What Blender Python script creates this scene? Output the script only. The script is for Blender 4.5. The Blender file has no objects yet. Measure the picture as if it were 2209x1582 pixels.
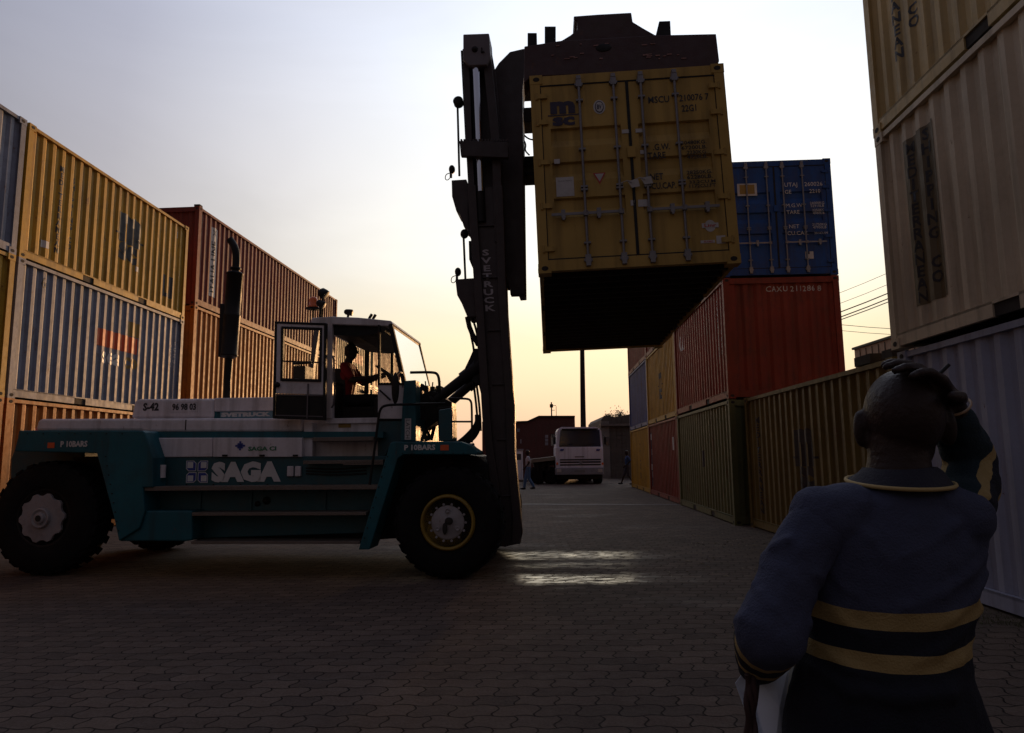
import bpy, bmesh, math, random
from mathutils import Vector, Matrix
R = math.radians
random.seed(7)
scn = bpy.context.scene
COL = scn.collection

# ---------------------------------------------------------------- camera
FPX, PW, PH = 1500.81, 2209.0, 1582.0
PITCH, ROLL, CAMH = 0.129094, 0.010886, 1.4466
cam_d = bpy.data.cameras.new('camera')
cam = bpy.data.objects.new('camera', cam_d); COL.objects.link(cam)
cam_d.sensor_width = 36; cam_d.sensor_fit = 'HORIZONTAL'
cam_d.lens = 36 * FPX / PW
cam_d.clip_start = 0.05; cam_d.clip_end = 3000
RP = Matrix.Rotation(PITCH, 3, 'X')
_c, _s = math.cos(ROLL), math.sin(ROLL)
AX = RP @ Vector((_c, 0, -_s)); AU = RP @ Vector((_s, 0, _c)); AF = RP @ Vector((0, 1, 0))
m = Matrix((AX, AU, -AF)).transposed().to_4x4(); m.translation = (0, 0, CAMH)
cam.matrix_world = m
scn.camera = cam
CAMP = Vector((0, 0, CAMH))

def ray(px, py):
    return AF + AX * ((px - PW / 2) / FPX) + AU * ((PH / 2 - py) / FPX)
def at(px, py, Y):
    """point of the photo pixel on the upright plane y = Y"""
    d = ray(px, py); return CAMP + d * (Y / d.y)

# ---------------------------------------------------------------- light
scn.view_settings.view_transform = 'Standard'; scn.view_settings.look = 'None'
scn.view_settings.exposure = 0.0; scn.view_settings.gamma = 1
SUN_AZ, SUN_EL = R(12), R(3.6)
sun_d = bpy.data.lights.new('sun', 'SUN'); sun = bpy.data.objects.new('sun', sun_d); COL.objects.link(sun)
sun_d.energy = 5.0; sun_d.angle = R(6); sun_d.color = (1.0, 0.55, 0.24)
sdir = Vector((math.sin(SUN_AZ) * math.cos(SUN_EL), math.cos(SUN_AZ) * math.cos(SUN_EL), math.sin(SUN_EL)))
sun.rotation_euler = sdir.to_track_quat('Z', 'Y').to_euler()
sun.location = (0, 0, 60)

world = bpy.data.worlds.new('World'); scn.world = world; world.use_nodes = True
wn, wl = world.node_tree.nodes, world.node_tree.links
wn.clear()
def WN(t, **k):
    n = wn.new(t)
    for a, b in k.items(): setattr(n, a, b)
    return n
out = WN('ShaderNodeOutputWorld'); bg = WN('ShaderNodeBackground'); wl.new(bg.outputs[0], out.inputs[0])
tc = WN('ShaderNodeTexCoord')
sky = WN('ShaderNodeTexSky', sky_type='NISHITA', sun_disc=False)
sky.sun_elevation = SUN_EL; sky.sun_rotation = SUN_AZ; sky.dust_density = 6; sky.air_density = 1.2; sky.ozone_density = 2
def dotn(vec):
    d = WN('ShaderNodeVectorMath', operation='DOT_PRODUCT'); wl.new(tc.outputs['Generated'], d.inputs[0]); d.inputs[1].default_value = vec
    return d.outputs['Value']
def wm(op, a, b=None, c=None):
    n = WN('ShaderNodeMath', operation=op)
    for i, v in enumerate((a, b, c)):
        if v is None: continue
        if isinstance(v, (int, float)): n.inputs[i].default_value = v
        else: wl.new(v, n.inputs[i])
    return n.outputs[0]
def wramp(fac, stops):
    r = WN('ShaderNodeValToRGB'); e = r.color_ramp.elements
    e[0].position, e[0].color = stops[0][0], (*stops[0][1], 1); e[1].position, e[1].color = stops[-1][0], (*stops[-1][1], 1)
    for p, c in stops[1:-1]:
        x = e.new(p); x.color = (*c, 1)
    wl.new(fac, r.inputs[0]); return r.outputs[0]
ga, ge = R(13), R(17)
glow = Vector((math.sin(ga) * math.cos(ge), math.cos(ga) * math.cos(ge), math.sin(ge)))
ang = wm('DIVIDE', wm('ARCCOSINE', wm('MINIMUM', wm('MAXIMUM', dotn(glow), -1.0), 1.0)), math.pi)   # 0 at the glow, 1 opposite
# dusk brightness falls away from the glow
base = wramp(ang, [(0.0, (1.45, 1.42, 1.36)), (0.07, (1.25, 1.25, 1.23)), (0.12, (1.10, 1.10, 1.10)), (0.165, (0.90, 0.89, 0.92)),
                   (0.23, (0.55, 0.54, 0.60)), (0.30, (0.34, 0.34, 0.40)), (0.48, (0.145, 0.135, 0.16)), (1.0, (0.11, 0.098, 0.115))])
el = wm('DIVIDE', wm('ARCSINE', dotn(Vector((0, 0, 1)))), math.pi / 2)          # elevation, 0..1
warm = wramp(el, [(0.0, (1.0, 0.60, 0.40)), (0.045, (1.0, 0.70, 0.45)), (0.10, (1.0, 0.85, 0.57)), (0.17, (1.0, 0.96, 0.86)),
                  (0.25, (0.99, 0.985, 0.975)), (0.36, (0.93, 0.985, 1.09)), (1.0, (0.80, 0.88, 1.1))])
mixm = WN('ShaderNodeMix', data_type='RGBA', blend_type='MULTIPLY'); mixm.inputs[0].default_value = 1
wl.new(base, mixm.inputs[6]); wl.new(warm, mixm.inputs[7])
skys = WN('ShaderNodeMix', data_type='RGBA', blend_type='MULTIPLY'); skys.inputs[0].default_value = 1
wl.new(sky.outputs[0], skys.inputs[6]); skys.inputs[7].default_value = (0.05, 0.05, 0.05, 1)
mixs = WN('ShaderNodeMix', data_type='RGBA', blend_type='MIX'); mixs.inputs[0].default_value = 0.10
wl.new(mixm.outputs[2], mixs.inputs[6]); wl.new(skys.outputs[2], mixs.inputs[7])
# thin streaky haze in the sky
nz = WN('ShaderNodeTexNoise'); nz.inputs['Scale'].default_value = 1.9; nz.inputs['Detail'].default_value = 5
mp = WN('ShaderNodeMapping'); mp.inputs['Scale'].default_value = (1, 1, 3.2); wl.new(tc.outputs['Generated'], mp.inputs[0]); wl.new(mp.outputs[0], nz.inputs[0])
nz.inputs['Distortion'].default_value = 0.8; nf = wm('MULTIPLY_ADD', nz.outputs[0], 0.30, 0.85)
hz = WN('ShaderNodeMix', data_type='RGBA', blend_type='MULTIPLY'); hz.inputs[0].default_value = 1
wl.new(mixs.outputs[2], hz.inputs[6]); wl.new(nf, hz.inputs[7])
wl.new(hz.outputs[2], bg.inputs[0]); bg.inputs[1].default_value = 1.0

# ---------------------------------------------------------------- materials
MATS = {}
def mat(name, color, rough=0.6, metal=0.0, dirt=0.0, dirt_col=(0.05, 0.032, 0.02), rust=0.0, rust_col=(0.11, 0.035, 0.012),
        bump=0.0, bscale=30, var=0.12, streak=0.0, spec=0.5, coat=0.0):
    if name in MATS: return MATS[name]
    M = bpy.data.materials.new(name); M.use_nodes = True
    n, l = M.node_tree.nodes, M.node_tree.links
    b = n['Principled BSDF']; b.inputs['Metallic'].default_value = metal; b.inputs['Specular IOR Level'].default_value = spec
    if coat: b.inputs['Coat Weight'].default_value = coat
    t = n.new('ShaderNodeTexCoord'); co = t.outputs['Object']
    def noise(scale, detail=4, sc=(1, 1, 1), rgh=0.55):
        m_ = n.new('ShaderNodeMapping'); m_.inputs['Scale'].default_value = sc; l.new(co, m_.inputs[0])
        x = n.new('ShaderNodeTexNoise'); x.inputs['Scale'].default_value = scale; x.inputs['Detail'].default_value = detail; x.inputs['Roughness'].default_value = rgh
        l.new(m_.outputs[0], x.inputs[0]); return x.outputs[0]
    def rng(v, a, b2, c=0.0, d=1.0):
        r = n.new('ShaderNodeMapRange'); l.new(v, r.inputs[0])
        for i, q in enumerate((a, b2, c, d)): r.inputs[i + 1].default_value = q
        return r.outputs[0]
    def mixc(f, a, c):
        x = n.new('ShaderNodeMix'); x.data_type = 'RGBA'
        if isinstance(f, float): x.inputs[0].default_value = f
        else: l.new(f, x.inputs[0])
        for i, q in ((6, a), (7, c)):
            if isinstance(q, tuple): x.inputs[i].default_value = (*q, 1)
            else: l.new(q, x.inputs[i])
        return x.outputs[2]
    c = mixc(rng(noise(1.3, 3), 0.3, 0.7), tuple(q * (1 - var) for q in color), tuple(min(1, q * (1 + var)) for q in color))
    if streak:
        c = mixc(rng(noise(6, 4, (1, 1, 0.06)), 0.48, 0.75, 0, streak), c, dirt_col)
    if dirt:
        c = mixc(rng(noise(2.6, 6, rgh=0.7), 0.45, 0.75, 0, dirt), c, dirt_col)
    if rust:
        c = mixc(rng(noise(7, 8, (1, 1, 0.45), rgh=0.75), 0.66 - rust * 0.14, 0.70), c, rust_col)
    l.new(c, b.inputs['Base Color'])
    l.new(rng(noise(9, 4), 0.3, 0.7, max(0.03, rough - 0.09), min(1, rough + 0.09)), b.inputs['Roughness'])
    if bump:
        bp = n.new('ShaderNodeBump'); bp.inputs['Strength'].default_value = bump; bp.inputs['Distance'].default_value = 0.01
        l.new(noise(bscale, 5), bp.inputs['Height']); l.new(bp.outputs[0], b.inputs['Normal'])
    MATS[name] = M; return M

def cpaint(name, col, rust=0.45, dirt=0.5):
    return mat(name, col, rough=0.55, dirt=dirt, rust=rust, streak=0.5, bump=0.45, bscale=3.5, var=0.16, spec=0.18)

# ---------------------------------------------------------------- mesh builder
class MB:
    def __init__(s): s.v = []; s.f = []; s.mi = []; s.sm = []; s.cur = 0
    def add(s, vs, fs, smooth=False):
        o = len(s.v); s.v += [tuple(v) for v in vs]
        for f in fs: s.f.append(tuple(i + o for i in f)); s.mi.append(s.cur); s.sm.append(smooth)
        return s
    def box(s, a, b):
        x0, y0, z0 = (min(a[i], b[i]) for i in range(3)); x1, y1, z1 = (max(a[i], b[i]) for i in range(3))
        return s.add([(x0, y0, z0), (x1, y0, z0), (x1, y1, z0), (x0, y1, z0), (x0, y0, z1), (x1, y0, z1), (x1, y1, z1), (x0, y1, z1)],
                     [(0, 3, 2, 1), (4, 5, 6, 7), (0, 1, 5, 4), (1, 2, 6, 5), (2, 3, 7, 6), (3, 0, 4, 7)])
    def prism(s, poly, y0, y1):
        """poly of (x,z) extruded along y"""
        n = len(poly)
        ar = sum(poly[i][0] * poly[(i + 1) % n][1] - poly[(i + 1) % n][0] * poly[i][1] for i in range(n))
        if ar < 0: poly = poly[::-1]
        vs = [(x, y0, z) for x, z in poly] + [(x, y1, z) for x, z in poly]
        fs = [tuple(range(n)), tuple(range(2 * n - 1, n - 1, -1))]
        fs += [(i, i + n, (i + 1) % n + n, (i + 1) % n) for i in range(n)]
        return s.add(vs, fs)
    def rings(s, rings, caps=True, smooth=True, closed=True):
        n = len(rings[0]); vs = [p for r in rings for p in r]; fs = []
        for k in range(len(rings) - 1):
            for i in range(n if closed else n - 1):
                j = (i + 1) % n
                fs.append((k * n + i, k * n + j, (k + 1) * n + j, (k + 1) * n + i))
        s.add(vs, fs, smooth)
        if caps: s.add([*rings[0], *rings[-1]], [tuple(range(n - 1, -1, -1)), tuple(range(n, 2 * n))])
        return s
    def cyl(s, p0, p1, r0, r1=None, n=16, caps=True, smooth=True):
        p0, p1 = Vector(p0), Vector(p1); r1 = r0 if r1 is None else r1
        d = (p1 - p0).normalized(); a = d.orthogonal().normalized(); b = d.cross(a)
        R_ = [[p + (a * math.cos(2 * math.pi * i / n) + b * math.sin(2 * math.pi * i / n)) * r for i in range(n)] for p, r in ((p0, r0), (p1, r1))]
        return s.rings(R_, caps, smooth)
    def tube(s, pts, r, n=8, smooth_path=0):
        pts = [Vector(p) for p in pts]
        for _ in range(smooth_path):
            q = [pts[0]]
            for a, b in zip(pts, pts[1:]): q += [a.lerp(b, .25), a.lerp(b, .75)]
            q.append(pts[-1]); pts = q
        rs = []; pa = None
        for i, p in enumerate(pts):
            d = (pts[min(i + 1, len(pts) - 1)] - pts[max(i - 1, 0)]).normalized()
            a = d.orthogonal().normalized() if pa is None else (pa - d * pa.dot(d)).normalized()
            pa = a; b = d.cross(a); rr = r[i * (len(r) - 1) // max(1, len(pts) - 1)] if isinstance(r, (list, tuple)) else r
            rs.append([p + (a * math.cos(2 * math.pi * k / n) + b * math.sin(2 * math.pi * k / n)) * rr for k in range(n)])
        return s.rings(rs)
    def lathe(s, c, axis, prof, n=32, smooth=True):
        """prof of (dist along axis, radius)"""
        c = Vector(c); d = Vector(axis).normalized(); a = d.orthogonal().normalized(); b = d.cross(a)
        rs = [[c + d * h + (a * math.cos(2 * math.pi * k / n) + b * math.sin(2 * math.pi * k / n)) * r for k in range(n)] for h, r in prof]
        return s.rings(rs, True, smooth)
    def ell(s, c, r, rot=None, n=16, m_=10):
        c = Vector(c); rs = []
        for k in range(m_ + 1):
            th = math.pi * k / m_; th = min(max(th, 0.02), math.pi - 0.02)
            ring = []
            for i in range(n):
                ph = 2 * math.pi * i / n
                v = Vector((r[0] * math.sin(th) * math.cos(ph), r[1] * math.sin(th) * math.sin(ph), -r[2] * math.cos(th)))
                ring.append(c + (rot @ v if rot is not None else v))
            rs.append(ring)
        return s.rings(rs)
    def capsule(s, p0, r0, p1, r1, n=14):
        s.cyl(p0, p1, r0, r1, n); s.ell(p0, (r0,) * 3, n=n, m_=8); s.ell(p1, (r1,) * 3, n=n, m_=8); return s
    def mesh(s, name, mats):
        me = bpy.data.meshes.new(name); me.from_pydata(s.v, [], s.f)
        for m_ in (mats if isinstance(mats, (list, tuple)) else [mats]): me.materials.append(m_)
        me.polygons.foreach_set('material_index', s.mi); me.polygons.foreach_set('use_smooth', s.sm)
        me.update(); return me
    def build(s, name, mats, parent=None, bevel=0, fix=True):
        me = s.mesh(name, mats)
        if fix:
            bm = bmesh.new(); bm.from_mesh(me); bmesh.ops.recalc_face_normals(bm, faces=bm.faces); bm.to_mesh(me); bm.free()
        o = bpy.data.objects.new(name, me); COL.objects.link(o)
        if parent: o.parent = parent
        if bevel:
            b = o.modifiers.new('bevel', 'BEVEL'); b.width = bevel; b.segments = 2; b.limit_method = 'ANGLE'; b.angle_limit = R(40)
        return o

def tag(o, label=None, cat=None, group=None, kind=None):
    for k, v in (('label', label), ('category', cat), ('group', group), ('kind', kind)):
        if v: o[k] = v
    return o
def empty(name, loc, rz=0, **t):
    o = bpy.data.objects.new(name, None); COL.objects.link(o); o.location = loc; o.rotation_euler = (0, 0, rz)
    o.empty_display_size = 0.3
    return tag(o, **t)

# ---- lettering: flat text cut to a mesh, then laid on any surface through fn(s, z) -> point
def text_bm(s, size, bold=0.0, cuts=(), xscale=1.0, align='CENTER', spacing=1.0):
    cu = bpy.data.curves.new('t', 'FONT'); cu.body = s; cu.size = size; cu.offset = bold; cu.align_x = align; cu.align_y = 'CENTER'
    cu.resolution_u = 2; cu.space_character = spacing; cu.space_line = 0.8
    ob = bpy.data.objects.new('t', cu); me = bpy.data.meshes.new_from_object(ob)
    bm = bmesh.new(); bm.from_mesh(me); bpy.data.objects.remove(ob); bpy.data.curves.remove(cu); bpy.data.meshes.remove(me)
    for v in bm.verts: v.co.x *= xscale
    return bm
def rect_bm(pts):
    bm = bmesh.new(); bm.faces.new([bm.verts.new((x, y, 0)) for x, y in pts]); return bm
def lay(bm, s0, z0, fn, cuts, name, material, parent, rot=0):
    if rot:
        bmesh.ops.rotate(bm, verts=bm.verts, cent=(0, 0, 0), matrix=Matrix.Rotation(rot, 3, 'Z'))
    bmesh.ops.translate(bm, verts=bm.verts, vec=(s0, z0, 0))
    if bm.verts:
        lo = min(v.co.x for v in bm.verts); hi = max(v.co.x for v in bm.verts)
        for c in cuts:
            if lo < c < hi:
                bmesh.ops.bisect_plane(bm, geom=bm.verts[:] + bm.edges[:] + bm.faces[:], plane_co=(c, 0, 0), plane_no=(1, 0, 0), dist=1e-5)
    for v in bm.verts: v.co = fn(v.co.x, v.co.y)
    me = bpy.data.meshes.new(name); bm.to_mesh(me); bm.free(); me.materials.append(material)
    o = bpy.data.objects.new(name, me); COL.objects.link(o); o.parent = parent; return o
def stacked(word, size, pitch):
    """one letter under another"""
    bm = bmesh.new()
    for i, ch in enumerate(word):
        if ch == ' ': continue
        b = text_bm(ch, size, 0.03 * size); bmesh.ops.translate(b, verts=b.verts, vec=(0, -i * pitch, 0))
        me = bpy.data.meshes.new('t'); b.to_mesh(me); b.free(); bm.from_mesh(me); bpy.data.meshes.remove(me)
    return bm

# ---------------------------------------------------------------- containers
CW, CH = 2.438, 2.591
PITC, CDEP = 0.278, 0.036
def cprof(s, s0):
    t = ((s - s0) % PITC) / PITC
    if t < 0.28: return 0.0
    if t < 0.50: return CDEP * (t - 0.28) / 0.22
    if t < 0.78: return CDEP
    return CDEP * (1 - (t - 0.78) / 0.22)
def ccuts(a, b, s0):
    out_ = []; k = math.floor((a - s0) / PITC)
    while s0 + k * PITC < b:
        for f in (0, 0.28, 0.50, 0.78):
            q = s0 + (k + f) * PITC
            if a < q < b: out_.append(q)
        k += 1
    return out_
def corr(mb, a, b, z0, z1, s0, P, thick=0.002):
    """corrugated sheet; P(s, z, depth) -> point"""
    ss = [a] + ccuts(a, b, s0) + [b]
    vs = []
    for q in ss:
        d = cprof(q, s0) if a < q < b else 0.0
        vs += [P(q, z0, d), P(q, z1, d)]
    mb.add(vs, [(2 * i, 2 * i + 2, 2 * i + 3, 2 * i + 1) for i in range(len(ss) - 1)])
CM = {}
def cmesh(key, fn):
    if key not in CM: CM[key] = fn()
    return CM[key]
def put(me, name, parent, *mats_):
    o = bpy.data.objects.new(name, me); COL.objects.link(o); o.parent = parent
    for i, m_ in enumerate(mats_):
        o.material_slots[i].link = 'OBJECT'; o.material_slots[i].material = m_
    return o
dummy = mat('plain', (0.3, 0.3, 0.3))
steel = mat('dull_galvanised_steel', (0.22, 0.21, 0.22), rough=0.5, metal=0.5, dirt=0.5, rust=0.5, bump=0.2)
rubber = mat('black_rubber', (0.012, 0.012, 0.012), rough=0.8)
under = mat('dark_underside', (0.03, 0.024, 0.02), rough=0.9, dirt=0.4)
S0 = 0.16
def P_near(x, z, d): return (x, 0.055 + d, z)
def side_R(L): return lambda s, z, d=0: Vector((CW - 0.045 - d, s, z))
def m_frame(L, door):
    def f():
        mb = MB(); p = 0.13
        for y in (0.0, L - p):
            for x in (0.0, CW - p): mb.box((x + .004, y + .004, 0.118), (x + p - .004, y + p - .004, CH - 0.118))
        for x in (0.0, CW):
            sx = 1 if x == 0 else -1
            ys = [p - .004, L / 2 - 1.205, L / 2 - .845, L / 2 + .845, L / 2 + 1.205, L - p + .004] if L < 7 else [p - .004, L - p + .004]      # bottom side rail, cut by the fork pockets
            for k in range(0, len(ys), 2): mb.box((x + sx * .012, ys[k], 0.028), (x + sx * .062, ys[k + 1], 0.175))
            if L < 7: mb.box((x + sx * .012, ys[0] + .01, 0.147), (x + sx * .060, ys[-1] - .01, 0.173))
            mb.box((x + sx * .012, p - .004, CH - 0.075), (x + sx * .072, L - p + .004, CH - 0.012))      # top side rail
        for y, s in ((0.0, 1), (L, -1)):
            mb.box((p - .004, y + s * .012, 0.028), (CW - p + .004, y + s * .10, 0.165))
            mb.box((p - .004, y + s * .012, CH - 0.135), (CW - p + .004, y + s * .09, CH - 0.012))
        return mb.mesh('frame', dummy)
    return cmesh(('frame', L), f)
def m_fork():
    def f():
        mb = MB(); mb.box((0.030, -.18, 0.03), (.056, .18, 0.145)); return mb.mesh('fork_pocket', dummy)
    return cmesh('fork', f)
def m_cast():
    def f():
        mb = MB(); a, b, c = 0.162, 0.178, 0.118
        mb.box((0, 0, 0), (a, b, c)); mb.cur = 1
        # oval apertures, set a little proud as dark plates with a rim
        def oval(cx, cz, rx, rz): return [(cx + rx * math.cos(t * math.pi / 6), cz + rz * math.sin(t * math.pi / 6)) for t in range(12)]
        mb.prism(oval(a * .52, c * .5, .042, .03), -0.003, 0.002)
        n = len(mb.v); mb.prism(oval(b * .52, c * .5, .042, .03), -0.003, 0.002)
        mb.v[n:] = [(y_, x_, z_) for x_, y_, z_ in mb.v[n:]]
        return mb.mesh('corner_fitting', [dummy, dummy])
    return cmesh('cast', f)
def m_side(L):
    def f():
        mb = MB(); corr(mb, 0.125, L - 0.125, 0.15, CH - 0.06, S0, lambda s, z, d: (-d - 0.045, s, z)); return mb.mesh('side_panel', dummy)
    return cmesh(('side', L), f)
def m_end():
    def f():
        mb = MB(); corr(mb, 0.125, CW - 0.125, 0.14, CH - 0.12, 0.16, lambda s, z, d: (s, 0.05 + d, z)); return mb.mesh('end_panel', dummy)
    return cmesh('end', f)
def m_roof(L):
    def f():
        mb = MB(); corr(mb, 0.1, L - 0.1, 0.06, CW - 0.06, S0, lambda s, x, d: (x, s, CH - 0.02 - d * .5)); return mb.mesh('roof', dummy)
    return cmesh(('roof', L), f)
def m_floor(L):
    def f():
        mb = MB(); mb.box((0.07, 0.1, 0.125), (CW - 0.07, L - 0.1, 0.16)); y = 0.35
        while y < L - 0.2:
            mb.box((0.07, y, 0.03), (CW - 0.07, y + .045, 0.12)); y += 0.3
        return mb.mesh('floor', dummy)
    return cmesh(('floor', L), f)
DZ0, DZ1 = 0.17, CH - 0.14
LEDGE = [0.62, 1.12, 1.52, 1.93]
def m_door(side):
    def f():
        mb = MB(); x0, x1 = (0.135, CW / 2 - .008) if side == 0 else (CW / 2 + .008, CW - 0.135)
        fx0, fx1 = x0 + 0.10, x1 - 0.10
        yf, yr = 0.022, 0.062
        # frame of the leaf
        mb.box((x0, yf, DZ0), (fx0, 0.075, DZ1)); mb.box((fx1, yf, DZ0), (x1, 0.075, DZ1))
        zs = [DZ0] + LEDGE + [DZ1]
        segs = []
        # sheet: full face with recessed horizontal steps
        pr = [(yf, DZ0), (yf, 0.86), (yr, 0.90), (yr, 0.94), (yf, 0.99) , (yf, 1.27), (yr, 1.31), (yr, 1.35), (yf, 1.40), (yf, 1.67), (yr, 1.71), (yr, 1.75), (yf, 1.80), (yf, DZ1)]
        # shelves whose lower lip catches shade: sloped fold up, sharp return
        pr = [(yf, DZ0)]
        for zz in (0.70, 1.17, 1.62):
            pr += [(yf, zz), (yr, zz + .10), (yr, zz + .235), (yf, zz + .25)]
        pr += [(yf, DZ1)]
        vs = [(x, y + .001, z) for y, z in pr for x in (fx0, fx1)]
        mb.add(vs, [(2 * i, 2 * i + 1, 2 * i + 3, 2 * i + 2) for i in range(len(pr) - 1)])
        return mb.mesh('door', dummy)
    return cmesh(('door', side), f)
def m_gasket():
    def f():
        mb = MB()
        for x in (0.123, CW / 2 - .018, CW - 0.135): mb.box((x, 0.03, DZ0), (x + (.036 if abs(x - CW / 2) < .1 else .014), 0.012 if abs(x - CW/2) < .1 else .018, DZ1))
        mb.box((0.12, 0.016, DZ1 - .012), (CW - 0.12, 0.06, DZ1 + .022)); mb.box((0.12, 0.016, DZ0 - .022), (CW - 0.12, 0.06, DZ0 + .012))
        return mb.mesh('door_gasket', dummy)
    return cmesh('gasket', f)
def m_bar():
    def f():
        mb = MB(); mb.cyl((0, -.012, 0.07), (0, -.012, CH - .09), 0.017, n=10)
        for z in (0.10, CH - 0.20):
            mb.box((-.035, -.03, z), (.035, .03, z + .10)); mb.box((-.05, -.022, z + .02), (.05, .03, z + .05))
        for z in (0.06, CH - 0.10): mb.box((-.028, -.035, z), (.028, .02, z + .045))
        for z in (0.34, 1.02, 1.06, 1.55, 2.20): mb.box((-.042, -.026, z), (.042, .024, z + .022))
        return mb.mesh('locking_bar', dummy)
    return cmesh('bar', f)
def m_handle():
    def f():
        mb = MB(); mb.box((-.42, -.045, -.016), (.0, -.030, .016)); mb.box((-.03, -.05, -.03), (.03, -.008, .03))
        mb.box((-.30, -.052, -.05), (-.25, .02, .055)); mb.box((-.29, -.056, -.075), (-.26, -.02, -.05)); return mb.mesh('door_handle', dummy)
    return cmesh('handle', f)
def m_hinge():
    def f():
        mb = MB(); mb.box((0, -.012, -.03), (.14, .022, .03)); mb.cyl((0.01, 0, -.045), (0.01, 0, .045), .018, n=8); return mb.mesh('hinge', dummy)
    return cmesh('hinge', f)

def container(origin, yaw, color, label, length=6.058, near='panel', group=None, fork=True, z=0.0, tilt=(0, 0), ref='L', floor=True, roof=True, detail=True, bars=(.252, .43, .57, .742), barmat=None, hs=1.0):
    """origin: ground corner of the near end; ref 'L' = its left corner, 'R' = its right one"""
    ox = Vector((0 if ref == 'L' else -CW, 0, 0)); ox.rotate(Matrix.Rotation(yaw, 3, 'Z'))
    root = empty('shipping_container', (origin[0] + ox.x, origin[1] + ox.y, z), 0, label=label, cat='shipping container', group=group)
    root.rotation_mode = 'ZYX'
    root.rotation_mode = 'QUATERNION'
    root.rotation_quaternion = (Matrix.Rotation(yaw, 3, 'Z') @ Matrix.Rotation(tilt[0], 3, 'X') @ Matrix.Rotation(tilt[1], 3, 'Y')).to_quaternion()
    L = length; root.scale = (1, 1, hs)
    put(m_frame(L, near == 'door'), 'frame', root, color)
    if fork and L < 7:
        for yc in (-1.025, 1.025):
            for x, sx in ((0, 1), (CW, -1)):
                fo = put(m_fork(), 'fork_pocket', root, under); fo.location = (x, L / 2 + yc, 0); fo.scale = (sx, 1, 1)
    for y, sy in ((0, 1), (L, -1)):
        for x, sx in ((0, 1), (CW, -1)):
            for z_ in (0, CH - .118):
                c = put(m_cast(), 'corner_fitting', root, color, under); c.location = (x, y, z_); c.scale = (sx, sy, 1)
    sp = put(m_side(L), 'side_panel', root, color); sp.location = (CW, 0, 0)
    sp = put(m_side(L), 'side_panel', root, color); sp.scale = (-1, 1, 1)
    e = put(m_end(), 'end_panel', root, color); e.location = (0, L, 0); e.scale = (1, -1, 1)
    if near != 'door': put(m_end(), 'end_panel', root, color)
    else:
        for sd in (0, 1):
            d = put(m_door(sd), 'door', root, color)
            for k in (0, 1):
                fx = bars[sd * 2 + k] * CW
                bmt = barmat or steel
                b = put(m_bar(), 'locking_bar', d, bmt); b.location = (fx, 0, 0)
                h = put(m_handle(), 'door_handle', d, bmt); h.location = (fx, 0, 0.72)
                if sd == 1: h.scale = (-1, 1, 1)
            for z_ in (0.30, 0.85, 1.42, 1.95, 2.30):
                hg = put(m_hinge(), 'hinge', d, color); hg.location = (0.07 if sd == 0 else CW - .07, 0.0, z_); hg.scale = (1 if sd == 0 else -1, 1, 1)
        put(m_gasket(), 'door_gasket', root, rubber)
        mb = MB(); mb.box((CW / 2 - .05, -.012, 1.42), (CW / 2 + .05, .02, 1.56)); mb.build('centre_lock_box', color, root)
    if roof: put(m_roof(L), 'roof', root, color)
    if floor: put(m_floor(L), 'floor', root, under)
    return root
# faces for lettering: (fn, cuts, reading flips)
def faceR(L, off=0.004):
    return (lambda s, z: Vector((CW - 0.045 - (cprof(s, S0)) + off, s, z))), ccuts(0.1, L - 0.1, S0)
def faceL(L, off=0.004):           # read from the -x side, s counted from the far end
    return (lambda s, z: Vector((0.045 + cprof(L - s, S0) - off, L - s, z))), sorted(L - q for q in ccuts(0.1, L - 0.1, S0))
def faceN(off=0.004, corrd=True):
    if corrd: return (lambda s, z: Vector((s, 0.05 + cprof(s, 0.16) - off, z))), ccuts(0.1, CW - 0.1, 0.16)
    return (lambda s, z: Vector((s, 0.022 - off, z))), []
def write(root, face, s, z, txt, size, m_, name='lettering', bold=0.0, rot=0, xs=1.0, spacing=1.0, align='CENTER'):
    return lay(text_bm(txt, size, bold, xscale=xs, spacing=spacing, align=align), s, z, face[0], face[1], name, m_, root, rot)
def wfit(root, face, txt, x0, x1, z0, z1, m_, bold=0.02, name='lettering'):
    bm = text_bm(txt, 1.0, bold); xs = [v.co.x for v in bm.verts]; ys = [v.co.y for v in bm.verts]; a, b, c, d = min(xs), max(xs), min(ys), max(ys)
    for v in bm.verts: v.co.x = x0 + (v.co.x - a) / (b - a) * (x1 - x0); v.co.y = z0 + (v.co.y - c) / (d - c) * (z1 - z0)
    return lay(bm, 0, 0, face[0], face[1], name, m_, root)
def write_down(root, face, s, z, word, size, pitch, m_, name='lettering'):
    return lay(stacked(word, size, pitch), s, z, face[0], face[1], name, m_, root)
def patch(root, face, s0, s1, z0, z1, m_, name='painted_patch'):
    return lay(rect_bm([(s0, z0), (s1, z0), (s1, z1), (s0, z1)]), 0, 0, face[0], face[1], name, m_, root)
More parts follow.
